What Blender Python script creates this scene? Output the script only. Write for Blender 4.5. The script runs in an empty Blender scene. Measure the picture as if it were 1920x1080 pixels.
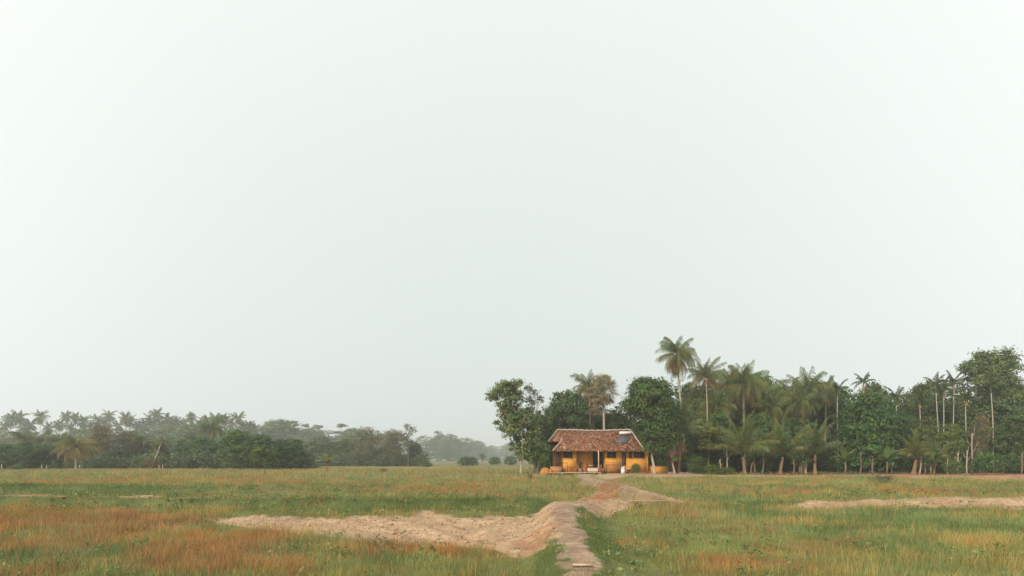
import bpy, math, random
import numpy as np
from mathutils import Vector
PI = math.pi
sc = bpy.context.scene
col = sc.collection

# ------------------------------------------------------------------ camera
F, HZ, CAMZ = 1280.0, 862.0, 1.8          # focal length and horizon row in photo pixels, eye height
cd = bpy.data.cameras.new('camera'); cam = bpy.data.objects.new('camera', cd); col.objects.link(cam)
cam.location = (0, 0, CAMZ); cam.rotation_euler = (PI/2, 0, 0)
cd.sensor_width = 36; cd.lens = F/1920*36; cd.shift_y = (HZ-540)/1920
cd.clip_start = .1; cd.clip_end = 6000
sc.camera = cam
# ------------------------------------------------------------------ sky and sun
SUN_EL, SUN_AZ = math.radians(30), math.radians(218)      # low, behind the camera and to its left
w = bpy.data.worlds.new('World'); sc.world = w; w.use_nodes = True
nt = w.node_tree; nt.nodes.clear()
def N(t, tree=None, **k):
    n = (tree or nt).nodes.new(t)
    for a, v in k.items(): setattr(n, a, v)
    return n
out = N('ShaderNodeOutputWorld'); bg = N('ShaderNodeBackground'); sky = N('ShaderNodeTexSky')
sky.sky_type = 'NISHITA'; sky.sun_disc = False; sky.sun_elevation = SUN_EL; sky.sun_rotation = SUN_AZ
sky.dust_density = 6; sky.air_density = 1.2; sky.ozone_density = 1.0
hs = N('ShaderNodeHueSaturation'); hs.inputs['Saturation'].default_value = .12
tc = N('ShaderNodeTexCoord'); sep = N('ShaderNodeSeparateXYZ')
nt.links.new(tc.outputs['Generated'], sep.inputs[0])
mr = N('ShaderNodeMapRange'); mr.inputs['From Min'].default_value = .70; mr.inputs['From Max'].default_value = 1.0
nt.links.new(sep.outputs['Y'], mr.inputs['Value'])
ov = N('ShaderNodeMix', data_type='RGBA')           # bright even cloud cover, a little greyer straight ahead of the camera
ov.inputs[6].default_value = (10.4, 10.9, 10.6, 1); ov.inputs[7].default_value = (8.05, 8.78, 8.32, 1)
nt.links.new(mr.outputs[0], ov.inputs[0])
nz = N('ShaderNodeTexNoise'); nz.inputs['Scale'].default_value = 1.6; nz.inputs['Detail'].default_value = 3
nt.links.new(tc.outputs['Generated'], nz.inputs['Vector'])
cl = N('ShaderNodeMapRange'); cl.inputs['To Min'].default_value = .975; cl.inputs['To Max'].default_value = 1.025
nt.links.new(nz.outputs[0], cl.inputs['Value'])
mul = N('ShaderNodeVectorMath', operation='SCALE')
nt.links.new(ov.outputs[2], mul.inputs[0]); nt.links.new(cl.outputs[0], mul.inputs['Scale'])
mx = N('ShaderNodeMix', data_type='RGBA'); mx.inputs[0].default_value = .9
nt.links.new(sky.outputs[0], hs.inputs['Color']); nt.links.new(hs.outputs[0], mx.inputs[6]); nt.links.new(mul.outputs[0], mx.inputs[7])
nt.links.new(mx.outputs[2], bg.inputs[0]); bg.inputs[1].default_value = .1
nt.links.new(bg.outputs[0], out.inputs[0])
sl = bpy.data.lights.new('sun', 'SUN'); sl.energy = 3.2; sl.angle = math.radians(9); sl.color = (1, .87, .70)
so = bpy.data.objects.new('sun', sl); col.objects.link(so)
sd = Vector((math.sin(SUN_AZ)*math.cos(SUN_EL), math.cos(SUN_AZ)*math.cos(SUN_EL), math.sin(SUN_EL)))
so.rotation_euler = (-sd).to_track_quat('-Z', 'Y').to_euler(); so.location = sd*60
sc.view_settings.view_transform = 'Standard'; sc.view_settings.look = 'None'
sc.view_settings.exposure = 0; sc.view_settings.gamma = 1; sc.view_settings.use_curve_mapping = False
sc.render.engine = 'CYCLES'
cy = sc.cycles; cy.max_bounces = 6; cy.diffuse_bounces = 2; cy.glossy_bounces = 2; cy.transmission_bounces = 3
cy.volume_bounces = 1; cy.transparent_max_bounces = 8

# ------------------------------------------------------------------ helpers
rng = np.random.default_rng(7)
def tag(o, label=None, cat=None, group=None, kind=None):
    for k, v in (('label', label), ('category', cat), ('group', group), ('kind', kind)):
        if v: o[k] = v
    return o
def link(o, parent=None):
    col.objects.link(o)
    if parent: o.parent = parent
    return o
def empty(name, loc, label=None, cat=None, group=None, rz=0, scale=(1, 1, 1)):
    o = link(bpy.data.objects.new(name, None)); o.location = loc; o.rotation_euler = (0, 0, rz); o.scale = scale
    o.empty_display_size = .3
    return tag(o, label, cat, group)
def mesh(name, v, quads=None, tris=None, mat=None, cols=None, smooth=False):
    v = np.asarray(v, np.float32).reshape(-1, 3)
    q = np.asarray(quads if quads is not None else [], np.int32).reshape(-1, 4)
    t = np.asarray(tris if tris is not None else [], np.int32).reshape(-1, 3)
    m = bpy.data.meshes.new(name)
    m.vertices.add(len(v)); m.vertices.foreach_set('co', v.ravel())
    m.loops.add(q.size+t.size); m.loops.foreach_set('vertex_index', np.concatenate([q.ravel(), t.ravel()]))
    m.polygons.add(len(q)+len(t))
    m.polygons.foreach_set('loop_start', np.concatenate([np.arange(len(q))*4, q.size+np.arange(len(t))*3]).astype(np.int32))
    if smooth: m.polygons.foreach_set('use_smooth', np.ones(len(q)+len(t), bool))
    if cols is not None:
        c = np.asarray(cols, np.float32).reshape(-1, 3)
        a = m.attributes.new('col', 'FLOAT_COLOR', 'POINT')
        a.data.foreach_set('color', np.concatenate([c, np.ones((len(c), 1), np.float32)], 1).ravel())
    m.update(calc_edges=True); m.validate()
    if mat: m.materials.append(mat)
    return m
def put(name, m, parent=None, loc=(0, 0, 0), rot=(0, 0, 0), scale=(1, 1, 1), color=None):
    o = link(bpy.data.objects.new(name, m), parent); o.location = loc; o.rotation_euler = rot; o.scale = scale
    if color is not None: o.color = (*color, 1)
    return o
class MB:                                   # collects boxes, prisms and tubes for ONE part
    def __init__(s): s.v = []; s.q = []; s.t = []; s.c = []; s.n = 0
    def add(s, v, q=None, t=None, c=None):
        v = np.asarray(v, float).reshape(-1, 3)
        if q is not None and len(q): s.q.append(np.asarray(q).reshape(-1, 4)+s.n)
        if t is not None and len(t): s.t.append(np.asarray(t).reshape(-1, 3)+s.n)
        if c is not None:
            c = np.asarray(c, float); s.c.append(np.broadcast_to(c, (len(v), 3)))
        s.v.append(v); s.n += len(v); return s
    def box(s, a, b, c=None, rot=0):
        (x0, y0, z0), (x1, y1, z1) = a, b
        v = np.array([(x0, y0, z0), (x1, y0, z0), (x1, y1, z0), (x0, y1, z0), (x0, y0, z1), (x1, y0, z1), (x1, y1, z1), (x0, y1, z1)], float)
        return s.add(v, [(3, 2, 1, 0), (4, 5, 6, 7), (0, 1, 5, 4), (1, 2, 6, 5), (2, 3, 7, 6), (3, 0, 4, 7)], None, c)
    def tube(s, pts, rad, n=6, c=None):
        p = np.asarray(pts, float); k = len(p); r = np.broadcast_to(np.asarray(rad, float), (k,))
        tg = np.gradient(p, axis=0); tg /= np.linalg.norm(tg, axis=1)[:, None]+1e-9
        ref = np.array([1., 0, 0]) if abs(tg[:, 0]).mean() < .8 else np.array([0, 1., 0])
        u = np.cross(tg, ref); u /= np.linalg.norm(u, axis=1)[:, None]+1e-9; w_ = np.cross(tg, u)
        an = np.arange(n)*2*PI/n
        v = p[:, None]+r[:, None, None]*(np.cos(an)[None, :, None]*u[:, None]+np.sin(an)[None, :, None]*w_[:, None])
        i = np.arange(k-1)[:, None]*n; j = np.arange(n)[None]; j2 = (j+1) % n
        q = np.stack([i+j, i+j2, i+n+j2, i+n+j], -1).reshape(-1, 4)
        v = v.reshape(-1, 3)
        caps = [(0, a+1, a) for a in range(1, n-1)]+[((k-1)*n, (k-1)*n+a, (k-1)*n+a+1) for a in range(1, n-1)]
        return s.add(v, q, caps, c)
    def poly_slab(s, pts, th, c=None):      # a planar polygon given thickness along its normal (downwards)
        p = np.asarray(pts, float); n = len(p)
        nv = np.zeros(3)
        for i in range(n): nv += np.cross(p[i], p[(i+1) % n])
        nv /= np.linalg.norm(nv)
        if nv[2] < 0: p = p[::-1]; nv = -nv
        v = np.concatenate([p, p-nv*th])
        from mathutils.geometry import tessellate_polygon
        tr = tessellate_polygon([[Vector(a) for a in p]])
        t = [tuple(x) for x in tr]+[tuple(n+y for y in x[::-1]) for x in tr]
        q = [(i, n+i, n+(i+1) % n, (i+1) % n) for i in range(n)]
        return s.add(v, q, t, c)
    def lathe(s, prof, n=14, c=None, at=(0, 0, 0)):
        pr = np.asarray(prof, float); an = np.arange(n)*2*PI/n
        v = np.stack([pr[:, None, 0]*np.cos(an), pr[:, None, 0]*np.sin(an), np.repeat(pr[:, 1:2], n, 1)], -1).reshape(-1, 3)+np.array(at)
        k = len(pr); i = np.arange(k-1)[:, None]*n; j = np.arange(n)[None]; j2 = (j+1) % n
        q = np.stack([i+j, i+j2, i+n+j2, i+n+j], -1).reshape(-1, 4)
        caps = [(0, a+1, a) for a in range(1, n-1)]+[((k-1)*n, (k-1)*n+a, (k-1)*n+a+1) for a in range(1, n-1)]
        return s.add(v, q, caps, c)
    def mesh(s, name, mat, smooth=False):
        return mesh(name, np.concatenate(s.v), np.concatenate(s.q) if s.q else None, np.concatenate(s.t) if s.t else None, mat,
                    np.concatenate(s.c) if s.c else None, smooth)
    def put(s, name, mat, parent=None, smooth=False, **k):
        return put(name, s.mesh(name, mat, smooth), parent, **k)
def X(px, d): return (px-960)/F*d                          # metres across at distance d
def Z(py, d): return CAMZ+(HZ-py)/F*d                      # height at distance d
def D(py, z=0): return (CAMZ-z)*F/(py-HZ)                  # distance of a point at height z
def vnoise(x, y, s, seed=0):
    x = np.asarray(x)/s; y = np.asarray(y)/s
    xi = np.floor(x).astype(np.int64); yi = np.floor(y).astype(np.int64); fx = x-xi; fy = y-yi
    fx = fx*fx*(3-2*fx); fy = fy*fy*(3-2*fy)
    def h(a, b):
        n = (a*374761393+b*668265263+seed*1442695041) & 0xffffffff
        n = ((n ^ (n >> 13))*1274126177) & 0xffffffff
        return ((n ^ (n >> 16)) & 0xffff)/65535.
    return (h(xi, yi)*(1-fx)+h(xi+1, yi)*fx)*(1-fy)+(h(xi, yi+1)*(1-fx)+h(xi+1, yi+1)*fx)*fy
def fbm(x, y, s, seed=0, o=4):
    r = 0; a = 1; t = 0
    for k in range(o): r = r+a*vnoise(x, y, s/2**k, seed+k*17); t += a; a *= .5
    return r/t
def inpoly(px, py, poly):
    r = np.zeros(np.shape(px), bool); n = len(poly)
    for i in range(n):
        x0, y0 = poly[i]; x1, y1 = poly[(i+1) % n]
        if y0 == y1: continue
        c = ((y0 > py) != (y1 > py)) & (px < (x1-x0)*(py-y0)/(y1-y0)+x0); r ^= c
    return r
def pdist(x, y, line):                      # distance to a polyline; also half width and height there
    best = np.full(np.shape(x), 1e9); hw = np.zeros_like(best); hh = np.zeros_like(best); sg = np.zeros_like(best)
    for (x0, y0, w0, h0), (x1, y1, w1, h1) in zip(line, line[1:]):
        dx, dy = x1-x0, y1-y0
        t = np.clip(((x-x0)*dx+(y-y0)*dy)/(dx*dx+dy*dy), 0, 1)
        d = np.hypot(x-x0-t*dx, y-y0-t*dy); m = d < best
        best = np.where(m, d, best); hw = np.where(m, w0+t*(w1-w0), hw); hh = np.where(m, h0+t*(h1-h0), hh)
        sg = np.where(m, np.sign((x-x0)*dy-(y-y0)*dx), sg)
    return best, hw, hh, sg
def ss(a, b, x): t = np.clip((x-a)/(b-a), 0, 1); return t*t*(3-2*t)

# ------------------------------------------------------------------ materials
def mat(name, c1, c2=None, scale=4., rough=.8, bump=0., spec=.3, attr=False, objcol=False, detail=5, bscale=None, metal=0.):
    m = bpy.data.materials.new(name); m.use_nodes = True; t = m.node_tree; b = t.nodes['Principled BSDF']
    b.inputs['Roughness'].default_value = rough; b.inputs['Specular IOR Level'].default_value = spec; b.inputs['Metallic'].default_value = metal
    tc = N('ShaderNodeTexCoord', t); nz = N('ShaderNodeTexNoise', t); nz.inputs['Scale'].default_value = scale; nz.inputs['Detail'].default_value = detail
    t.links.new(tc.outputs['Object'], nz.inputs['Vector'])
    rp = N('ShaderNodeMapRange', t); rp.inputs['From Min'].default_value = .3; rp.inputs['From Max'].default_value = .7
    t.links.new(nz.outputs[0], rp.inputs['Value'])
    mx = N('ShaderNodeMix', t, data_type='RGBA'); t.links.new(rp.outputs[0], mx.inputs[0])
    mx.inputs[6].default_value = (*c1, 1); mx.inputs[7].default_value = (*(c2 or c1), 1)
    o = mx.outputs[2]
    if attr:
        at = N('ShaderNodeAttribute', t); at.attribute_name = 'col'
        k = N('ShaderNodeMix', t, data_type='RGBA', blend_type='MULTIPLY'); k.inputs[0].default_value = 1
        t.links.new(at.outputs['Color'], k.inputs[6]); t.links.new(o, k.inputs[7]); o = k.outputs[2]
    if objcol:
        oi = N('ShaderNodeObjectInfo', t)
        k = N('ShaderNodeMix', t, data_type='RGBA', blend_type='MULTIPLY'); k.inputs[0].default_value = 1
        t.links.new(oi.outputs['Color'], k.inputs[6]); t.links.new(o, k.inputs[7]); o = k.outputs[2]
    t.links.new(o, b.inputs['Base Color'])
    if bump:
        n2 = N('ShaderNodeTexNoise', t); n2.inputs['Scale'].default_value = bscale or scale*4; n2.inputs['Detail'].default_value = 6
        t.links.new(tc.outputs['Object'], n2.inputs['Vector'])
        bp = N('ShaderNodeBump', t); bp.inputs['Strength'].default_value = 1; bp.inputs['Distance'].default_value = bump*1.0
        t.links.new(n2.outputs[0], bp.inputs['Height']); t.links.new(bp.outputs[0], b.inputs['Normal'])
    return m
def leafmat(name, trans=.3, rough=.55, spec=.25):
    m = mat(name, (.84, .86, .86), (1.42, 1.40, 1.25), 1.0, rough, 0, spec, True, True, 3); t = m.node_tree
    b = t.nodes['Principled BSDF']; o = t.nodes['Material Output']
    tr = N('ShaderNodeBsdfTranslucent', t); ms = N('ShaderNodeMixShader', t); ms.inputs[0].default_value = trans
    src = b.inputs['Base Color'].links[0].from_socket
    t.links.new(src, tr.inputs[0]); t.links.new(b.outputs[0], ms.inputs[1]); t.links.new(tr.outputs[0], ms.inputs[2])
    t.links.new(ms.outputs[0], o.inputs['Surface']); return m
M = dict(
    leaf=leafmat('leaf'), grass=leafmat('grass_blades', .25, .7, .15),
    bark=mat('bark', (.8, .8, .8), (1.2, 1.2, 1.2), 6, .9, .02, .1, False, True),
    soil=mat('field_soil', (.75, .75, .75), (1.2, 1.2, 1.15), .9, .95, .02, .1, True, bscale=14),
    earth=mat('earth', (.74, .72, .70), (1.2, 1.2, 1.2), 5, .95, .05, .1, True, detail=10, bscale=8),
    wall=mat('ochre_plaster', (.56, .25, .042), (.74, .36, .068), 1.1, .85, .006, .2, detail=9),
    lowwall=mat('faded_ochre_plaster', (.36, .16, .05), (.52, .245, .075), 1.5, .9, .004, .15),
    timber=mat('dark_timber', (.045, .025, .016), (.075, .042, .026), 6, .7, .003),
    door=mat('door_timber', (.075, .045, .03), (.10, .062, .042), 8, .6, .003),
    pale=mat('weathered_timber', (.34, .27, .20), (.48, .40, .31), 5, .85, .004),
    plank=mat('bleached_plank', (.45, .33, .22), (.62, .48, .34), 7, .85, .004),
    warmwood=mat('orange_wood', (.42, .17, .035), (.52, .23, .06), 6, .6, .003),
    glass=mat('window_glass', (.018, .024, .022), (.05, .06, .055), .8, .12, 0, .5),
    dark=mat('dark_interior', (.012, .012, .013), (.022, .02, .02), 2, .6),
    steel=mat('dark_railing', (.05, .045, .04), (.08, .07, .06), 6, .5, 0, .4),
    white=mat('white_paint', (.72, .70, .66), (.82, .80, .76), 3, .45, 0, .4),
    panel=mat('collector_glass', (.085, .085, .085), (.12, .12, .12), 2, .5, 0, .3),
    tan=mat('tan_fabric', (.46, .36, .25), (.60, .49, .35), 4, .9, .01),
    pink=mat('pink_cushion', (.48, .22, .13), (.60, .32, .20), 4, .85, .005),
    clay=mat('red_clay', (.40, .13, .035), (.52, .20, .06), 3, .8, .005),
    mud=mat('brown_mud_wall', (.12, .045, .022), (.17, .07, .035), 2, .9, .01),
    stone=mat('rough_stone', (.20, .16, .13), (.32, .27, .22), 4, .95, .03),
    nut=mat('orange_fruit', (.50, .20, .04), (.60, .30, .08), 5, .5),
)
def roofmat():
    m = bpy.data.materials.new('clay_tiles'); m.use_nodes = True; t = m.node_tree; b = t.nodes['Principled BSDF']
    b.inputs['Roughness'].default_value = .9; b.inputs['Specular IOR Level'].default_value = .15
    tc = N('ShaderNodeTexCoord', t)
    mp = N('ShaderNodeMapping', t); mp.inputs['Scale'].default_value = (4.4, 3.3, 0)
    t.links.new(tc.outputs['Object'], mp.inputs[0])
    vo = N('ShaderNodeTexVoronoi', t); vo.inputs['Scale'].default_value = 1; vo.inputs['Randomness'].default_value = .55
    t.links.new(mp.outputs[0], vo.inputs['Vector'])
    sp = N('ShaderNodeSeparateColor', t); t.links.new(vo.outputs['Color'], sp.inputs[0])
    cr = N('ShaderNodeValToRGB', t); e = cr.color_ramp.elements
    e[0].position = 0; e[0].color = (.11, .04, .022, 1); e[1].position = 1; e[1].color = (.50, .36, .25, 1)
    for p, c in ((.25, (.18, .07, .038)), (.55, (.27, .105, .056)), (.82, (.34, .155, .085)), (.94, (.30, .18, .10))):
        k = e.new(p); k.color = (*c, 1)
    t.links.new(sp.outputs[0], cr.inputs[0])
    nz = N('ShaderNodeTexNoise', t); nz.inputs['Scale'].default_value = .7; nz.inputs['Detail'].default_value = 6
    t.links.new(tc.outputs['Object'], nz.inputs['Vector'])
    rr = N('ShaderNodeMapRange', t); rr.inputs['From Min'].default_value = .42; rr.inputs['From Max'].default_value = .72; rr.inputs['To Max'].default_value = .6
    t.links.new(nz.outputs[0], rr.inputs['Value'])
    mx = N('ShaderNodeMix', t, data_type='RGBA'); mx.inputs[7].default_value = (.25, .15, .085, 1)
    t.links.new(rr.outputs[0], mx.inputs[0]); t.links.new(cr.outputs[0], mx.inputs[6]); t.links.new(mx.outputs[2], b.inputs['Base Color'])
    wv = N('ShaderNodeTexWave', t, bands_direction='X'); wv.inputs['Scale'].default_value = 1.4
    t.links.new(tc.outputs['Object'], wv.inputs['Vector'])
    bp = N('ShaderNodeBump', t); bp.inputs['Distance'].default_value = .06; t.links.new(wv.outputs['Fac'], bp.inputs['Height'])
    b2 = N('ShaderNodeBump', t); b2.inputs['Distance'].default_value = .05; t.links.new(sp.outputs[1], b2.inputs['Height'])
    t.links.new(bp.outputs[0], b2.inputs['Normal']); t.links.new(b2.outputs[0], b.inputs['Normal'])
    return m
M['roof'] = roofmat()

# ------------------------------------------------------------------ terrain
PATH = [(.80, 7, .06, .14), (.90, 8.8, .12, .18), (1.04, 10.5, .20, .21), (1.05, 12, .24, .26), (1.25, 14, .25, .30), (1.24, 16, .25, .34), (1.42, 18.3, .31, .40), (1.66, 20.5, .40, .43), (1.9, 22.4, .58, .44), (2.5, 24.5, .5, .25)]
BUND = [(8.4, 77, .7, .2), (6.0, 58, .75, .36), (5.75, 46, .62, .42), (5.75, 35, .42, .42), (5.78, 30, .38, .42), (6.0, 24.2, .24, .32)]
RIDGE = [(10.6, 27.0, .3, .06), (12, 27, .5, .13), (15, 27, .6, .15), (21, 27.5, .6, .19), (40, 30, .6, .2)]
BANK = [(-30, 28, .3, .30), (-10, 26.5, .3, .25), (-1, 26.0, .5, .30), (.6, 25.3, .5, .34)]
HEDGE = [(-60, 46, .6, .30), (-22, 38, .6, .30), (-10, 36, .5, .12)]
BURROW = [(9.5, 75, 1.0, .12), (40, 72, 1.5, .14), (66, 70, 2, .12)]
def imgpoly(x, y, poly, z=0.0, jit=0., sc_=1.2, seed=3):
    px = 960+x*F/np.maximum(y, 1); py = HZ+(CAMZ-z)*F/np.maximum(y, 1)
    if jit:
        j = (fbm(x, y, sc_, seed, 4)-.5)*jit
        px = px+j*F/np.maximum(y, 1)*1.0; py = py+(fbm(x, y, sc_, seed+50, 4)-.5)*jit*900/np.maximum(y, 1)**1.3
    return inpoly(px, py, poly) & (y > 4)
DIRT = [(385, 974), (430, 969), (520, 966), (600, 969), (700, 968), (800, 961), (860, 966), (960, 964), (1010, 962), (1062, 968), (1064, 990), (1040, 1015), (1030, 1040), (1005, 1062), (985, 1056), (940, 1034), (880, 1028), (830, 1028), (760, 1022), (690, 1016), (610, 1006), (520, 994), (440, 986), (375, 980)]
MOUND = [(1085, 937), (1105, 926), (1130, 912), (1152, 906), (1178, 918), (1192, 944), (1160, 953), (1130, 962), (1100, 968), (1082, 955), (1066, 947)]
STRIPR = [(1470, 942), (1560, 938), (1660, 935), (1760, 933), (1850, 933), (1990, 932), (1990, 950), (1860, 948), (1790, 951), (1700, 946), (1620, 943), (1530, 947)]
REDR = [(1300, 889), (1400, 890), (1580, 888), (1700, 887), (1850, 883), (2100, 880), (2100, 896), (1850, 897), (1700, 895), (1560, 893), (1400, 893.5), (1300, 893)]
YARD = [(1118, 894), (1126, 885), (1260, 884), (1320, 888), (1330, 892), (1250, 894), (1180, 893), (1130, 900), (1098, 900), (1090, 897)]
YARDL = [(985, 890.5), (1020, 886), (1046, 887), (1048, 890), (1030, 892), (985, 893)]
TANL = [(-200, 929), (0, 929), (140, 927), (300, 931), (480, 933), (300, 943), (140, 944), (0, 946), (-200, 946)]
CLEAR = [(990, 1075), (1000, 1045), (1030, 1040), (1040, 1060), (1030, 1082)]
def terrain(x, y):
    x = np.asarray(x, float); y = np.asarray(y, float)
    h = (fbm(x, y, 9, 1)-.5)*.22*ss(2, 14, np.abs(y)+2)
    h += (fbm(x, y, 1.2, 5)-.5)*.06
    for L, sl in ((PATH, .75), (BUND, .6), (RIDGE, .7), (BANK, .7), (HEDGE, 1.), (BURROW, 2.5)):
        d, hw, hh, sg = pdist(x, y, L); h = h*(1-ss(hw+sl, hw*.6, d)*.6)+hh*ss(hw+sl, hw*.75, d)
    # excavated patch beside the path and the spoil mound
    dm = imgpoly(x, y, DIRT, 0, .6)
    nearp = pdist(x, y, PATH)[0]
    pit = dm*ss(.7, 1.4, nearp)
    rut = np.sin((x*.75+y*.5)*7+fbm(x, y, 1.1, 44)*7)*.042*ss(-6, 0, x)
    h = h+pit*(-.06+rut+(fbm(x, y, .55, 21, 4)-.5)*.12)
    rim = np.exp(-((y-23.4-.3*np.sin(x))/.45)**2)*ss(-10, -8, x)*ss(.2, -1.2, x); h = h+rim*.12
    mo = np.exp(-((x-3.6)/1.5)**2-((y-28.5)/4.2)**2)+.6*np.exp(-((x-5.1)/.9)**2-((y-36)/4.)**2)
    h = h+mo*(.19+(fbm(x, y, .6, 61, 4)-.5)*.30)
    h = h+imgpoly(x, y, STRIPR, .1)*(fbm(x, y, .8, 71)-.4)*.25
    h = h+imgpoly(x, y, MOUND, .1)*(fbm(x, y, .35, 75)-.5)*.09
    d, hw, hh, sg = pdist(x, y, PATH)
    h = h+ss(hw+.3, hw, d)*((fbm(x, y, .25, 81, 3)-.5)*.06)
    slope = ss(hw+1.2, hw+.15, d)*ss(hw-.1, hw+.15, d)*(sg < 0)
    h = h+slope*(fbm(x, y, .4, 91, 3)-.5)*.22
    h = h+ss(76, 79, y)*ss(95, 88, y)*ss(9.6, 11, x)*ss(24, 20, x)*.12-ss(78.5, 80.5, y)*ss(90, 86, y)*ss(3.6, 4.8, x)*ss(10.9, 10.2, x)*.14
    return h
def cover(x, y):
    """0 vegetated, 1 bare earth, 2 trodden path, and how red the earth is"""
    d, hw, hh, sg = pdist(x, y, PATH); e = (fbm(x, y, .45, 33, 4)-.5)*.5
    e3 = (fbm(x, y, .16, 35, 3)-.5)*.22
    path = (d < hw+.02+e*1.1+e3)
    d2, hw2, _, sg2 = pdist(x, y, BUND); path |= (d2 < hw2*.9+e*.6) & (y < 76)
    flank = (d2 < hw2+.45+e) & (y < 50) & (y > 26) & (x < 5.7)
    slope = (d < 1.15+e*2) & (sg < 0) & (y > 13.4+e*6) & (y < 23.2)
    bare = imgpoly(x, y, DIRT, 0, .9)|imgpoly(x, y, MOUND, .15, .6)|imgpoly(x, y, STRIPR, .15, 1.0)|imgpoly(x, y, REDR, .1, 1.5, 3)|imgpoly(x, y, YARD, .1, 1.5, 3)|imgpoly(x, y, YARDL, .05)
    bare |= slope|flank|(imgpoly(x, y, TANL, 0, 1.2, 2) & (fbm(x, y, 1.5, 15) > .42))
    c = np.where(path, 2, np.where(bare, 1, 0))
    red = np.zeros_like(d)
    red = np.maximum(red, imgpoly(x, y, [(1105, 928), (1130, 908), (1152, 904), (1165, 917), (1150, 930), (1110, 943), (1085, 940)], .25, .9)*.9)
    red = np.maximum(red, imgpoly(x, y, REDR, .1, 2, 3)*.8*(.5+.5*ss(16, 30, x)))
    red = np.maximum(red, imgpoly(x, y, [(985, 1050), (1000, 1015), (1035, 1000), (1045, 1020), (1030, 1050), (1000, 1060)], 0, .8)*.55)
    red = np.maximum(red, imgpoly(x, y, [(1740, 930), (1850, 930), (1990, 930), (1990, 950), (1740, 950)], .15)*(fbm(x, y, 1.5, 12) > .5)*.55)
    red = np.maximum(red, slope*(fbm(x, y, 1.2, 19) > .55)*.5)
    red = np.maximum(red, imgpoly(x, y, TANL, 0, 1.)*.55)
    return c, red
# grass kinds over the field: centres, half sizes and strengths in photo pixels
RUST = [(250, 990, 300, 36, .85), (90, 1040, 150, 45, .7), (350, 1058, 170, 34, .9), (530, 1066, 100, 24, .8), (490, 1000, 80, 40, .5), (935, 1046, 55, 28, 1.1), (850, 1036, 40, 22, .9), (710, 1034, 120, 14, .5),
        (250, 903, 320, 6, .6), (850, 919, 160, 13, .75), (1210, 1025, 60, 20, .4), (1380, 1070, 90, 14, .2), (1700, 1010, 150, 12, .4), (1850, 1018, 70, 18, .4), (1290, 966, 130, 14, .45), (1500, 974, 90, 10, .35),
        (1480, 924, 150, 7, .75), (1700, 922, 150, 7, .75), (1880, 918, 60, 5, .4), (60, 985, 120, 16, .3), (620, 905, 120, 6, .3), (1050, 905, 40, 5, .3), (700, 1070, 60, 20, .5)]
STRAW = [(1270, 965, 150, 20, .9), (1490, 962, 90, 20, .7), (1760, 960, 180, 16, .4), (1250, 1045, 90, 26, .3), (800, 876, 160, 5, 1.0), (600, 985, 140, 20, .2), (1000, 878, 90, 5, .6), (560, 890, 100, 6, .4)]
DARK = [(110, 922, 360, 8, 1.0), (1000, 952, 70, 11, 1.2), (850, 955, 190, 8, 1.1), (330, 951, 360, 7, 1.0), (20, 953, 200, 6, .6), (1400, 952, 90, 14, .6), (1540, 985, 60, 20, .35), (1130, 1015, 24, 42, 1.0), (1650, 1050, 90, 30, .4), (1870, 907, 90, 5, .6), (560, 910, 100, 4, .5)]
def blobs(px, py, L):
    r = np.zeros(np.shape(px))
    for cx, cy_, a, b, s in L: r = np.maximum(r, s*np.exp(-(((px-cx)/a)**2+((py-cy_)/b)**2)**1.5))
    return r
GCOL = {0: (.205, .248, .096), 1: (.33, .165, .068), 2: (.36, .27, .105), 3: (.105, .155, .052)}
def kinds(x, y):
    px = 960+x*F/y; py = HZ+CAMZ*F/y
    n1 = fbm(x, y, 1.9, 101, 5); n2 = fbm(x, y, 2.1, 131, 5); n3 = fbm(x, y, 2.0, 151, 5)
    s1 = blobs(px, py, RUST)*.80+(n1-.5)*3.0-.60; s2 = blobs(px, py, STRAW)*.85+(n2-.5)*2.4-.62; s3 = blobs(px, py, DARK)*.95+(n3-.5)*1.8-.45
    rt = ss(1050, 1200, px)*ss(915, 950, py); s1 = s1-.22*rt; s2 = s2-.16*rt
    d, hw, _, sg = pdist(x, y, PATH)
    s3 = s3+(.4+.9*n1)*((sg > 0) & (d < hw+.12+.55*n2*ss(20, 12, y)) & (y < 21))+.6*((sg < 0) & (d < hw+.5*n2+.2) & (y < 16))
    a = np.stack([np.zeros_like(s1), s1, s2, s3]); return a
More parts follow.
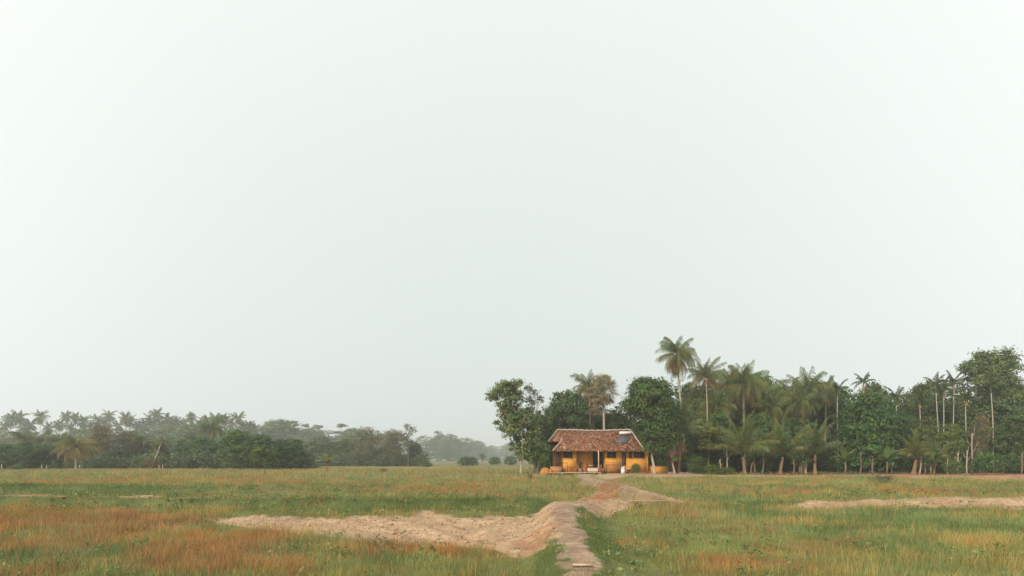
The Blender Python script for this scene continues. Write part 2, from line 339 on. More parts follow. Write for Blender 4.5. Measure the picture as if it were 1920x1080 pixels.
# the ground sheet: one grid, dense near the camera, split by cover
def build_ground():
    ys = [-80., -40, -15, -4, 1, 4, 6]
    y = 6.
    while y < 125: y += min(max(.6*y*y/2304, .03), 1.6); ys.append(y)
    while y < 3000: y *= 1.12; ys.append(y)
    ys = np.array(ys); nu = 720; u = np.linspace(-1, 1, nu+1)
    wd = np.maximum(14, 1.08*np.abs(ys)+3); wd[0] = 100
    Xg = wd[:, None]*u[None]; Yg = np.repeat(ys[:, None], nu+1, 1)
    Zg = terrain(Xg, Yg)
    c, red = cover(Xg.ravel(), Yg.ravel()); c = c.reshape(Xg.shape); red = red.reshape(Xg.shape)
    nb = fbm(Xg, Yg, .7, 41, 4)[..., None]; big = fbm(Xg, Yg, 5, 47, 3)[..., None]
    stk = fbm(Xg*.9+Yg*.55, Yg*.16-Xg*.25, .35, 401, 4)[..., None]
    dirt = np.array([.475, .325, .20])*(.62+.50*nb)*(.9+.25*big)*(.72+.52*stk)
    redc = np.array([.29, .125, .058])*(.55+.9*nb)
    pathc = np.array([.42, .295, .20])*(.55+.50*nb)*(.65+.70*fbm(Xg, Yg, .22, 411, 3)[..., None])
    kk = kinds(Xg.ravel(), np.maximum(Yg.ravel(), 2)); kk = np.exp(kk*4); kk /= kk.sum(0)
    soil = (np.array([GCOL[i] for i in range(4)]).T@kk).T.reshape(*Xg.shape, 3)*(.55+.15*nb)+np.array([.018, .010, .004])
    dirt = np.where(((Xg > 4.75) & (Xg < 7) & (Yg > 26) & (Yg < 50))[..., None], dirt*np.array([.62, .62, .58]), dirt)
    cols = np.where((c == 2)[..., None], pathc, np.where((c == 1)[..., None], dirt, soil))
    red = red*np.clip(1.9*fbm(Xg, Yg, .55, 421, 4)-.25, 0, 1)
    cols = np.where((c > 0)[..., None], cols*(1-red[..., None])+redc*red[..., None], cols)
    for _ in range(1):                        # soften the border by one cell
        p = np.pad(cols, ((1, 1), (1, 1), (0, 0)), 'edge'); cols = (p[:-2, 1:-1]+p[2:, 1:-1]+p[1:-1, :-2]+p[1:-1, 2:]+2*cols)/6
    V = np.stack([Xg, Yg, Zg], -1).reshape(-1, 3); cols = cols.reshape(-1, 3)
    i = np.arange(len(ys)-1)[:, None]*(nu+1); j = np.arange(nu)[None]
    q = np.stack([i+j, i+j+1, i+nu+2+j, i+nu+1+j], -1).reshape(-1, 4)
    fc = np.maximum.reduce([c.ravel()[q[:, k]] for k in range(4)])
    for k, nm, mt in ((0, 'field', 'soil'), (1, 'bare_earth', 'earth'), (2, 'path', 'earth')):
        f = q[fc == k]; us, inv = np.unique(f, return_inverse=True)
        o = put(nm, mesh(nm, V[us], inv.reshape(-1, 4), None, M[mt], cols[us], True)); tag(o, kind='structure')
build_ground()

# ------------------------------------------------------------------ grass
def nrm(a): return a/(np.linalg.norm(a, axis=-1, keepdims=True)+1e-9)
def blades(x, y, z, hgt, wid, lean, cols, rs):
    n = len(x); a = rs.uniform(0, 2*PI, n); b = rs.uniform(0, 2*PI, n)
    dx = np.stack([np.cos(a), np.sin(a), np.zeros(n)], 1)*(wid/2)[:, None]
    ln = np.stack([np.cos(b), np.sin(b), np.zeros(n)], 1)*(lean*hgt)[:, None]
    p0 = np.stack([x, y, z-.02], 1); p1 = p0+ln*.35; p1[:, 2] += hgt*.55; p2 = p0+ln; p2[:, 2] += hgt
    v = np.stack([p0-dx, p0+dx, p1-dx*.8, p1+dx*.8, p2], 1).reshape(-1, 3)
    i = np.arange(n)[:, None]*5
    q = i+np.array([[0, 1, 3, 2]]); t = i+np.array([[2, 3, 4]])
    c = np.repeat(cols[:, None], 5, 1); c[:, 4] *= 1.15
    return v, q, t, c.reshape(-1, 3)
def build_grass():
    rs = np.random.default_rng(11); acc = {k: [] for k in range(4)}
    zones = [(8.2, 16, 1000, .0055, .85), (16, 30, 380, .0085, .9), (30, 60, 100, .015, .95), (60, 135, 18, .030, 1.0)]
    for y0, y1, dens, wid, hs_ in zones:
        A = .80*(y1**2-y0**2)+7*(y1-y0); nt_ = int(A*dens/9)
        ty = np.sqrt(rs.uniform(y0**2, y1**2, nt_)); tx = rs.uniform(-1, 1, nt_)*(.80*ty+3.5)
        nb = 9; sp = .05+.010*ty
        x = np.repeat(tx, nb)+rs.normal(0, 1, nt_*nb)*np.repeat(sp, nb); y = np.repeat(ty, nb)+rs.normal(0, 1, nt_*nb)*np.repeat(sp, nb)
        y = np.maximum(y, 7.5)
        s = kinds(x, y); s = s+np.repeat(rs.normal(0, .34, (4, nt_)), nb, 1); k = s.argmax(0)
        c, red = cover(x, y)
        rd = rs.random(len(x)); keep = (c == 0)|((rd < .035) & (y < 60) & (c == 1))|((rd < .04*(fbm(x, y, .5, 251, 3) > .52)+.5*ss(11.2, 9.2, y)) & (y < 20) & (c == 2))|((rd < .3) & (c == 1) & (x > 10) & (y > 24) & (y < 34) & (fbm(x, y, 1.1, 257, 3) > .45))|((rd < .30) & (c == 1) & (x > 4.85) & (x < 7) & (y > 24) & (y < 50))
        keep &= ~((x > 4.0*y/84) & (x < 23*y/84) & (y > 80) & (y < 93))
        dens_n = fbm(x, y, .9, 201, 3); keep &= rs.random(len(x)) < .15+1.7*dens_n
        x, y, k = x[keep], y[keep], k[keep]; z = terrain(x, y); n = len(x)
        base = np.array([.18, .25, .31, .22])[k]
        hgt = base*hs_*rs.uniform(.45, 1.25, n)*(.35+1.35*fbm(x, y, .75, 211, 4))*(1+.35*(y > 60))
        hgt *= np.where((x > 3.5) & (x < 22) & (y > 74) & (y < 84), .5, 1); hgt *= np.where((x < -8) & (y > 25) & (y < 33), .55, 1); pd_ = pdist(x, y, PATH)[0]; hgt *= np.where(pd_ < 1.5, .55, 1); px = 960+x*F/y; hgt *= np.where((k == 0) & (y < 40), .85, 1)
        w_ = wid*rs.uniform(.6, 1.4, n)
        cc = np.array([GCOL[i] for i in range(4)])[k]*rs.uniform(.72, 1.32, (n, 1))
        v1 = fbm(x, y, 3.2, 221, 3)[:, None]; cc = cc*(1+np.array([.5, .0, -.4])*(v1-.5))*(.74+.52*fbm(x, y, .8, 231, 3)[:, None])
        dry = (rs.random(n) < .11)[:, None]; cc = np.where(dry & (k == 0)[:, None], np.array([.27, .20, .08]), cc)
        cc = np.where((rs.random(n) < .10)[:, None] & (k == 1)[:, None], np.array([.36, .22, .09]), cc)
        lean = np.abs(rs.normal(.35, .25, n))
        for kk in range(4):
            m = k == kk
            if m.any(): acc[kk].append((x[m], y[m], z[m], hgt[m], w_[m], lean[m], cc[m]))
    for kk, (nm, lb) in enumerate((('meadow_grass', 'short green grass with dry tips covering the level field'), ('rusty_grass', 'rust red dry grass standing in patches among the green'),
                                   ('straw_grass', 'tall straw yellow grass beside the earth mound and far field edge'), ('bank_grass', 'dark lush grass on the banks and along the footpath'))):
        a = [np.concatenate(z) for z in zip(*acc[kk])]
        v, q, t, c = blades(*a, rs)
        tag(put(nm, mesh(nm, v, q, t, M['grass'], c), color=(1, 1, 1)), lb, 'grass', kind='stuff')
build_grass()
def build_weeds():
    rs = np.random.default_rng(17); n = 3600; per = 16
    y = np.sqrt(rs.uniform(8.4**2, 46**2, n)); x = rs.uniform(-.86, .86, n)*y; px = 960+x*F/y; py = HZ+CAMZ*F/y
    c, _ = cover(x, y); dn = fbm(x, y, 2.2, 261, 4); m = (c == 0) & (dn > .47) & (rs.random(n) < np.where(blobs(px, py, RUST) > .5, .35, 1)); x, y = x[m], y[m]; n = len(x); z = terrain(x, y)
    s = rs.lognormal(-1.85, .4, n); h = s*rs.uniform(.6, 1.3, n)
    off = rs.normal(0, .5, (n, per, 3))*s[:, None, None]; off[..., 2] = rs.random((n, per))*h[:, None]+.03
    cen = (np.stack([x, y, z], 1)[:, None]+off).reshape(-1, 3); nor = nrm(rs.normal(0, .55, (n*per, 3))+np.array([0, 0, .9]))
    L = np.repeat(.05+.0012*y, per)*rs.uniform(.7, 1.5, n*per)
    r_ = nrm(rs.normal(0, 1, (n*per, 3))); ax = nrm(np.cross(nor, r_)); sd_ = np.cross(nor, ax); L = L[:, None]
    v = np.stack([cen-ax*L*.5, cen+sd_*L*.25, cen+ax*L*.5-nor*L*.2, cen-sd_*L*.25], 1).reshape(-1, 3)
    pal = np.array([(.12, .19, .07), (.15, .215, .08), (.19, .22, .09), (.24, .22, .10)])[rs.integers(0, 4, n)]*rs.uniform(.75, 1.2, (n, 1))
    cc = np.repeat(np.repeat(pal, per, 0)*rs.uniform(.75, 1.25, (n*per, 1)), 4, 0)
    tag(put('field_weeds', mesh('field_weeds', v, np.arange(len(v)).reshape(-1, 4), None, M['grass'], cc), color=(1, 1, 1)), 'low leafy weeds scattered in clumps through the field grass', 'weeds', kind='stuff')
build_weeds()
def build_clods():
    rs = np.random.default_rng(5); n = 7000
    y = np.sqrt(rs.uniform(9.5**2, 42**2, n*14)); x = rs.uniform(-.85, .85, n*14)*y
    c, red = cover(x, y); m = (c == 1)|((c == 2) & (rs.random(len(x)) < .5)); x, y, red = x[m][:n], y[m][:n], red[m][:n]; n = len(x); z = terrain(x, y)
    s = rs.lognormal(-4.05, .5, n)*np.where(pdist(x, y, PATH)[0] < .3, .55, 1)
    o = np.array([(1, 0, 0), (0, 1, 0), (-1, 0, 0), (0, -1, 0), (0, 0, .8), (0, 0, -.8)], float)
    v = o[None]*s[:, None, None]*rs.uniform(.6, 1.3, (n, 6, 3)); an = rs.uniform(0, 6.28, n); ca, sa = np.cos(an)[:, None], np.sin(an)[:, None]
    v = np.stack([v[..., 0]*ca-v[..., 1]*sa, v[..., 0]*sa+v[..., 1]*ca, v[..., 2]], -1)+np.stack([x, y, z+s*.2], 1)[:, None]
    t = np.array([(0, 1, 4), (1, 2, 4), (2, 3, 4), (3, 0, 4), (1, 0, 5), (2, 1, 5), (3, 2, 5), (0, 3, 5)])[None]+np.arange(n)[:, None, None]*6
    cc = np.array([.42, .29, .195])*rs.uniform(.55, 1.25, (n, 1)); cc = cc*(1-red[:, None])+np.array([.36, .15, .06])*red[:, None]
    tag(put('earth_rubble', mesh('earth_rubble', v.reshape(-1, 3), None, t.reshape(-1, 3), M['earth'], np.repeat(cc, 6, 0))), 'loose crumbs and clods of dry earth on the bare ground', 'rubble', kind='stuff')
build_clods()

# ------------------------------------------------------------------ vegetation builders
def leaf_quads(cen, nor, L, W, rs, bend=.25):
    n = len(cen); r = nrm(rs.normal(0, 1, (n, 3))); ax = nrm(np.cross(nor, r)); sd_ = np.cross(nor, ax)
    L = np.broadcast_to(L, (n,))[:, None]; W = np.broadcast_to(W, (n,))[:, None]
    a = cen-ax*L*.5; b = cen+sd_*W*.5-nor*L*.06; c = cen+ax*L*.5-nor*L*bend; d = cen-sd_*W*.5-nor*L*.06
    v = np.stack([a, b, c, d], 1).reshape(-1, 3); return v, np.arange(n*4).reshape(-1, 4)
def crown_mesh(name, bl, clumps, per, leaf, colr, seed, crad=.55, flat=.6, shell=.45, colvar=.35, alt=None, altp=.0):
    rs = np.random.default_rng(seed); bl = np.array(bl, float)          # blobs: x y z rx rz
    wgt = bl[:, 3]*np.sqrt(bl[:, 3]*bl[:, 4]); wgt /= wgt.sum()
    bi = rs.choice(len(bl), clumps, p=wgt); b = bl[bi]
    dr = nrm(rs.normal(0, 1, (clumps, 3))); dr[:, 2] = np.where((dr[:, 2] < -.55) & (rs.random(clumps) < .5), -dr[:, 2], dr[:, 2])
    rad = shell+(1-shell)*rs.random(clumps)**.6
    cc = b[:, :3]+dr*rad[:, None]*np.stack([b[:, 3], b[:, 3], b[:, 4]], 1)
    cc[:, 2] = np.maximum(cc[:, 2], .35)
    cs = crad*rs.uniform(.6, 1.35, clumps)
    lc = np.repeat(cc, per, 0); ls = np.repeat(cs, per)
    off = rs.normal(0, 1, (clumps*per, 3))*.5; off[:, 2] *= flat
    lp = lc+off*ls[:, None]; lp[:, 2] = np.maximum(lp[:, 2], .08)
    nor = nrm(np.repeat(dr, per, 0)*.5+nrm(off)*.5+np.array([0, 0, .55])+rs.normal(0, .45, (len(lp), 3)))
    L = leaf*rs.uniform(.7, 1.35, len(lp))
    v, q = leaf_quads(lp, nor, L, L*.55, rs)
    base = np.tile(np.array(colr), (clumps, 1))*(1+colvar*rs.uniform(-1, 1, (clumps, 1)))*(1+np.array([.25, 0, -.25])*rs.uniform(-1, 1, (clumps, 1)))
    if alt is not None: base = np.where((rs.random(clumps) < altp)[:, None], np.array(alt), base)
    c = np.repeat(base, per, 0)*rs.uniform(.78, 1.25, (len(lp), 1))
    return mesh(name, v, q, None, M['leaf'], np.repeat(c, 4, 0)), cc
def trunk_mesh(name, bl, h0, r0, seed, lean=0., limbs=None, wob=.25, extra=6, barkscale=1):
    rs = np.random.default_rng(seed); mb = MB(); bl = np.array(bl, float)
    top = np.array([lean, 0, h0]); fork = top
    k = np.linspace(0, 1, 7); p = np.outer(k, top)+np.stack([np.sin(k*3+seed)*wob*.5*k, np.cos(k*2.3+seed)*wob*.4*k, 0*k], 1)
    fork = p[-1]
    r = r0*(1-.45*k); r[0] *= 1.35
    mb.tube(p, r, 8)
    for b in bl:
        e = b[:3]+np.array([0, 0, b[4]*.35]); st = p[rs.integers(4, 7)]
        t = np.linspace(0, 1, 7)[:, None]; bow = np.array([0, 0, 1.])*np.linalg.norm((e-st)[:2])*.18
        pts = st+(e-st)*t+bow*np.sin(t*PI)+rs.normal(0, .07, (7, 3))*np.sin(t*PI); mb.tube(pts, np.linspace(r0*.5, r0*.1, 7), 5)
        for _ in range(extra):
            a = pts[rs.integers(2, 6)]; dr = nrm(rs.normal(0, 1, 3)+np.array([0, 0, .5])); e2 = b[:3]+dr*np.array([b[3], b[3], b[4]])*.85
            if e2[2] < .5: continue
            t2 = np.linspace(0, 1, 5)[:, None]; q = a+(e2-a)*t2+rs.normal(0, .06, (5, 3))*np.sin(t2*PI); mb.tube(q, np.linspace(r0*.18, r0*.05, 5), 4)
    return mb.mesh(name, M['bark'], True)
BARK = (.20, .155, .115); PALEBARK = (.40, .33, .26); REDBARK = (.235, .145, .09)
G1 = (.090, .135, .040); G2 = (.118, .156, .048); G3 = (.068, .112, .034); BR = (.142, .128, .068)
KIND = {}
def kind(key, H, W, bl, h0, r0, clumps, per, leaf, c, seed, **k):
    lean = k.pop('lean', 0); extra = k.pop('extra', 6)
    KIND[key] = (H, W, crown_mesh('crown', bl, clumps, per, leaf, c, seed, **k)[0], trunk_mesh('trunk', bl, h0, r0, seed, lean, extra=extra))
kind('dense_a', 8, 7, [(0, 0, 4.6, 3.2, 3.3), (-1.3, .5, 3.2, 2.2, 2.6), (1.4, -.3, 3.0, 2.1, 2.5), (.4, .2, 6.2, 2., 1.7), (0, 0, 1.6, 2.6, 1.5)], 2.2, .22, 520, 28, .30, G1, 1)
kind('dense_b', 8, 7, [(0, 0, 3.6, 3.1, 3.2), (-1.6, -.4, 4.9, 1.9, 1.9), (1.2, .4, 5.6, 2., 2.1), (1.9, -.2, 2.6, 1.6, 2.2), (-2., .2, 2.2, 1.5, 2.0), (0, 0, 1.5, 2.5, 1.4)], 2.0, .22, 520, 28, .27, G3, 2)
kind('tall_a', 11, 6, [(0, 0, 7.4, 2.7, 3.2), (-.9, .3, 4.6, 2.0, 3.0), (1., -.2, 5.2, 2.1, 2.6), (.2, 0, 2.6, 1.8, 2.2)], 3.5, .22, 460, 26, .27, G2, 3)
kind('tall_b', 11, 6, [(.4, 0, 8.4, 2.0, 2.3), (-1.2, .2, 6.8, 1.8, 1.8), (1.2, 0, 5.4, 2.0, 2.0), (-.6, 0, 4.0, 2.1, 2.2), (.5, .3, 2.2, 1.9, 2.0)], 4, .2, 400, 26, .26, G1, 4, crad=.5)
kind('open_a', 10, 8, [(-1.8, 0, 7.0, 1.8, 1.4), (1.5, .3, 7.8, 2.0, 1.5), (0, 0, 5.6, 2.2, 1.7), (2.6, -.2, 5.4, 1.4, 1.2), (-2.8, .2, 5.0, 1.3, 1.1), (.3, .1, 9.0, 1.3, .9)], 4, .2, 260, 24, .27, G2, 5, crad=.5, shell=.3, extra=10)
kind('brown', 9, 8, [(-1.4, 0, 5.6, 2.4, 2.6), (1.6, .2, 5.2, 2.3, 2.4), (0, 0, 7.2, 1.9, 1.7), (0, .2, 3.0, 2.8, 2.4)], 3, .2, 330, 24, .22, BR, 6, crad=.6, shell=.25, extra=14)
kind('sparse', 9, 6, [(-1.2, 0, 6.2, 1.6, 1.2), (1.2, 0, 7.2, 1.5, 1.1), (0, 0, 8.2, 1.2, .8), (.2, 0, 4.6, 1.8, 1.0)], 4.5, .16, 90, 22, .22, G2, 7, crad=.42, flat=.35, shell=.2, extra=12)
kind('umbrella', 10, 6, [(0, 0, 9.2, 2.2, .5), (-1.4, 0, 7.6, 1.6, .45), (1.5, 0, 7.0, 1.6, .45), (0, 0, 5.6, 2.0, .6), (.4, 0, 4., 2., 1.2)], 5, .15, 170, 22, .22, G2, 8, crad=.45, flat=.35, shell=.2)
kind('round_bush', 2.2, 3, [(0, 0, 1.1, 1.3, 1.0), (.6, .1, .9, .9, .8), (-.7, 0, .8, .8, .75)], .6, .06, 150, 26, .13, G3, 9, crad=.32)
kind('wispy_bush', 1.4, 2.4, [(0, 0, .7, 1.0, .6), (.5, 0, .6, .7, .5)], .4, .04, 50, 16, .10, (.11, .11, .05), 10, crad=.3, shell=.1, extra=12)
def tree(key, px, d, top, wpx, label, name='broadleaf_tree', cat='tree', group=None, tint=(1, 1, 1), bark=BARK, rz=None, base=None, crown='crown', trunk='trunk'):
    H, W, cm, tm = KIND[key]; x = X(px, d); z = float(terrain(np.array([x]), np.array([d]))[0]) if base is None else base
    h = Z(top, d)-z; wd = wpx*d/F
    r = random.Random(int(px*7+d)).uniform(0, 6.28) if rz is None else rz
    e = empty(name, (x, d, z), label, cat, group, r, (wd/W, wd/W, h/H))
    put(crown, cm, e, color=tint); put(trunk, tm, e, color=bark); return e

# palms
def frond(mb, o, L, az, el, droop, nl, ll, lw, c, rs, ldroop=.35, twist=0., stem=(.16, .13, .05)):
    n = 9; t = np.linspace(0, 1, n); a = el-droop*t**rs.uniform(1.1, 1.9); sw = rs.normal(0, .16)
    st = L/(n-1); rr = np.concatenate([[0], np.cumsum(np.cos(a[:-1])*st)]); zz = np.concatenate([[0], np.cumsum(np.sin(a[:-1])*st)])
    dh = np.array([math.cos(az), math.sin(az), 0]); S0 = np.array([-math.sin(az), math.cos(az), 0])
    P = o+rr[:, None]*dh+zz[:, None]*np.array([0, 0, 1.])+(sw*L*t**2)[:, None]*S0
    mb.tube(P, np.linspace(.035, .008, n)*max(L/3.5, .5), 3, stem)
    ts = np.linspace(.13, .995, nl); B = np.stack([np.interp(ts, t, P[:, i]) for i in range(3)], 1)
    aa = np.interp(ts, t, a); T = np.cos(aa)[:, None]*dh+np.sin(aa)[:, None]*np.array([0, 0, 1.]); Nn = np.cross(T, S0)
    prof = ll*np.sin(PI*(.18+.77*ts))**.7
    for sgn in (-1, 1):
        f = np.radians(32+35*ts)+rs.normal(0, .10, nl); tw = twist+rs.normal(0, .18, nl)
        lat = S0*sgn*np.cos(tw)[:, None]+(-Nn)*np.sin(np.abs(tw)+.25)[:, None]*.8
        dr = nrm(lat*np.cos(f)[:, None]+T*np.sin(f)[:, None]); l = (prof*rs.uniform(.75, 1.12, nl)*np.where(rs.random(nl) < .07, .35, 1))[:, None]
        m_ = B+dr*l*.5; m_[:, 2] -= (l*ldroop*.18)[:, 0]; e = B+dr*l*.92; e[:, 2] -= (l*ldroop*.8)[:, 0]
        wv = T*lw*.5
        v = np.stack([B-wv, B+wv, m_-wv, m_+wv, e], 1).reshape(-1, 3); i = np.arange(nl)[:, None]*5
        cc = np.repeat(np.array(c)*rs.uniform(.8, 1.2, (nl, 1)), 5, 0)
        mb.add(v, i+np.array([[0, 1, 3, 2]]), i+np.array([[2, 3, 4]]), cc)
def coconut_crown(name, seed, n=22, L=3.6, up=1.35, lo=-.6, droop=1.35, nl=34, ll=.95, lw=.05, c=(.118, .150, .050), old=(.18, .150, .068), dead=2, ldroop=.45, shrink=0.):
    rs = np.random.default_rng(seed); mb = MB()
    for i in range(n):
        k = i/(n-1); el = up+(lo-up)*k+rs.normal(0, .17); az = i*2.39996+rs.normal(0, .4)
        cc = np.array(c)*(1-k**3)+np.array(old)*k**3; cc = cc*rs.uniform(.8, 1.25)*(1+np.array([.2, 0, -.2])*rs.uniform(-1, 1))
        frond(mb, np.array([0, 0, .1*(1-k)]), L*rs.uniform(.72, 1.12)*(1-.12*(k < .15))*(1-shrink*k), az, el, droop*(.55+.6*k)*rs.uniform(.8, 1.2), nl, ll, lw, cc, rs, ldroop)
    for i in range(dead):
        frond(mb, np.array([0, 0, -.1]), L*.75, rs.uniform(0, 6.28), -.7, .9, nl, ll*.7, lw, np.array([.26, .14, .065])*rs.uniform(.8, 1.2), rs, .9, stem=(.2, .11, .06))
    return mb.mesh(name, M['leaf'])
CK = dict(nl=32, ll=1.15, lw=.055, ldroop=.95)
CROWN = [coconut_crown('crown', 21, n=36, up=1.25, droop=1.6, **CK), coconut_crown('crown', 22, n=33, lo=-.6, up=1.25, droop=1.55, **CK), coconut_crown('crown', 23, n=44, up=1.3, droop=1.75, lo=-1.0, dead=6, **CK), coconut_crown('crown', 24, n=34, L=3.9, up=1.42, lo=-.2, droop=1.5, dead=2, **CK),
         coconut_crown('crown', 25, n=48, L=4.3, up=1.45, lo=-.7, droop=1.7, dead=3, **CK), coconut_crown('crown', 26, n=22, L=3.3, up=1.4, lo=-.8, droop=1.35, dead=3, **CK)]
YOUNG = [coconut_crown('crown', 31+i, n=22+i, L=5.2, up=1.57, lo=.72, droop=1.25, shrink=.38, nl=42, ll=1.05, lw=.055, c=(.108, .142, .046), old=(.145, .142, .058), dead=0, ldroop=.6) for i in range(3)]
FARC = [coconut_crown('crown', 41+i, n=26, L=3.6, lo=-1.0, nl=17, ll=1.15, lw=.17, dead=2, ldroop=.6, droop=1.5) for i in range(3)]
def areca_crown(name, seed):
    rs = np.random.default_rng(seed); mb = MB(); n = 10
    mb.tube([(0, 0, -.9), (0, 0, -.45), (0, 0, 0)], [.085, .10, .06], 7, (.10, .16, .045))
    for i in range(n):
        k = i/(n-1); frond(mb, np.zeros(3), 1.9*rs.uniform(.85, 1.1), i*2.4, 1.35-1.25*k, 1.0+.7*k, 17, .62, .10, np.array([.062, .092, .03])*rs.uniform(.8, 1.3), rs, .45)
    return mb.mesh(name, M['leaf'])
ARECA = [areca_crown('crown', 51), areca_crown('crown', 52)]
def fan_crown(name, seed):
    rs = np.random.default_rng(seed); mb = MB(); n = 46
    for i in range(n):
        k = i/(n-1); el = 1.45-2.4*k+rs.normal(0, .08); az = i*2.39996
        d = np.array([math.cos(az)*math.cos(el), math.sin(az)*math.cos(el), math.sin(el)]); pl = rs.uniform(1.1, 1.5)
        sag = np.array([0, 0, -.25*k]); tip = d*pl+sag
        cc = np.array([.29, .27, .165])*(1-k)+np.array([.36, .29, .18])*k; cc = cc*rs.uniform(.75, 1.25)
        mb.tube([np.zeros(3), d*pl*.5, tip], [.04, .03, .02], 3, (.2, .17, .09))
        S = nrm(np.cross(d, [0, 0, 1.])) if abs(d[2]) < .98 else np.array([1., 0, 0]); U = np.cross(S, d)
        ns = 19; an = np.linspace(-2.1, 2.1, ns); R = rs.uniform(.85, 1.1)
        dr = np.cos(an)[:, None]*d+np.sin(an)[:, None]*S+U*(.12*(-1)**np.arange(ns))[:, None]
        e = tip+dr*R+np.array([0, 0, -.18]); m_ = tip+dr*R*.6; wv = nrm(np.cross(dr, U))*.07
        v = np.stack([np.repeat(tip[None], ns, 0), m_-wv, e, m_+wv], 1).reshape(-1, 3)
        mb.add(v, np.arange(ns*4).reshape(-1, 4), None, np.repeat(cc*rs.uniform(.8, 1.2, (ns, 1)), 4, 0))
    for i in range(9):                       # dry skirt
        az = i*.7; d = np.array([math.cos(az)*.5, math.sin(az)*.5, -.9])
        mb.add([d*.3, d*1.5+np.array([.35*math.sin(az), -.35*math.cos(az), 0]), d*1.9, d*1.5-np.array([.35*math.sin(az), -.35*math.cos(az), 0])], [(0, 1, 2, 3)], None, (.30, .16, .075))
    return mb.mesh(name, M['leaf'])
FAN = fan_crown('crown', 61)
def palm(px, d, top, label, crown, cscale, name='coconut_palm', cat='palm tree', group=None, r=.16, lean=0., tint=(1, 1, 1), bark=PALEBARK, bulge=1.5, base_px=None, crown_h=None, fruit=False, seed=None, skirt=False):
    """top is the photo row of the highest frond; the crown's middle sits lower"""
    rs = random.Random(int(px*13+d)); bx = X(base_px if base_px is not None else px, d); cx = X(px, d); z = float(terrain(np.array([bx]), np.array([d]))[0])
    hh = Z(top, d)-z-(crown_h if crown_h is not None else 2.6*cscale)
    e = empty(name, (bx, d, z), label, cat, group)
    k = np.linspace(0, 1, 9); dx = cx-bx+0*lean; y_off = rs.uniform(-.3, .3)
    p = np.stack([dx*k**1.4+.12*np.sin(k*4+px)*k*(1-k)*hh*.3, y_off*k, hh*k], 1)
    rad = r*(1-.35*k); rad[0] *= bulge; rad[1] *= 1+(bulge-1)*.35
    MB().tube(p, rad, 8).put('trunk', M['bark'], e, True, color=bark)
    put('crown', crown, e, tuple(p[-1]), (0, 0, rs.uniform(0, 6.28)), (cscale,)*3, tint)
    if fruit:
        mb = MB(); r2 = np.random.default_rng(int(px))
        for _ in range(16):
            c = np.clip(r2.normal(0, 1, 3), -1, 1)*np.array([.11, .11, .09])+p[-1]+np.array([0, -.15, -.35*cscale-.5*(name == 'areca_palm')])
            s = .09 if name != 'areca_palm' else .06
            mb.lathe([(.02, -s), (s, -s*.4), (s, s*.4), (.02, s)], 6, at=c); mb.tube([p[-1]+[0, 0, -.1], c], .012, 4)
        mb.put('fruit_cluster', M['nut'], e, True)
    if skirt:
        mb = MB(); r2 = np.random.default_rng(int(px)+3)
        for i in range(7):
            frond(mb, p[-1]+np.array([0, 0, -.2]), 2.2*cscale, i*.9, -1.0, .5, 18, .55, .05, np.array([.30, .15, .06])*r2.uniform(.7, 1.2), r2, .9, stem=(.22, .12, .06))
        mb.put('dead_fronds', M['leaf'], e, color=(1, 1, 1))
    return e
def banana_mesh(seed, n=9, L=1.9, yel=0.):
    rs = np.random.default_rng(seed); mb = MB()
    for i in range(n):
        az = i*2.4; el = 1.35-.9*i/n; t = np.linspace(0, 1, 7); a = el-1.2*t**1.5*(.5+i/n); st = L/6
        rr = np.concatenate([[0], np.cumsum(np.cos(a[:-1])*st)]); zz = np.concatenate([[0], np.cumsum(np.sin(a[:-1])*st)])
        dh = np.array([math.cos(az), math.sin(az), 0]); S = np.array([-math.sin(az), math.cos(az), 0]); P = rr[:, None]*dh+zz[:, None]*np.array([0, 0, 1.])
        wd = .30*np.sin(PI*np.clip(.05+.93*t, 0, 1))**.6*(t > .1)+.02
        l = P+S*wd[:, None]+np.array([0, 0, -.1])*(wd[:, None]/.3); r = P-S*wd[:, None]+np.array([0, 0, -.1])*(wd[:, None]/.3)
        v = np.concatenate([l, P, r]); k = np.arange(6)[:, None]
        q = np.concatenate([k+np.array([[0, 7, 8, 1]]), k+np.array([[7, 14, 15, 8]])])
        mb.add(v, q, None, (np.array([.085, .135, .038])*(1-yel)+np.array([.22, .19, .06])*yel)*rs.uniform(.75, 1.3))
    return mb.mesh('leaves', M['leaf'])
BAN = [banana_mesh(71), banana_mesh(72, 8), banana_mesh(73, 10, yel=.5)]
def banana(px, d, top, label, k=0, group='banana plants at the foot of the trees', bark=(.20, .17, .09)):
    x = X(px, d); z = float(terrain(np.array([x]), np.array([d]))[0]); H = Z(top, d)-z; s = max(H/2.9, .4)
    e = empty('banana_plant', (x, d, z), label, 'banana plant', group)
    MB().tube([(0, 0, 0), (.03, 0, H*.25), (0, 0, H*.48)], [.11*s, .09*s, .06*s], 7).put('stem', M['bark'], e, True, color=bark)
    put('leaves', BAN[k], e, (0, 0, H*.46), (0, 0, px), (s, s, s), (1, 1, 1)); return e
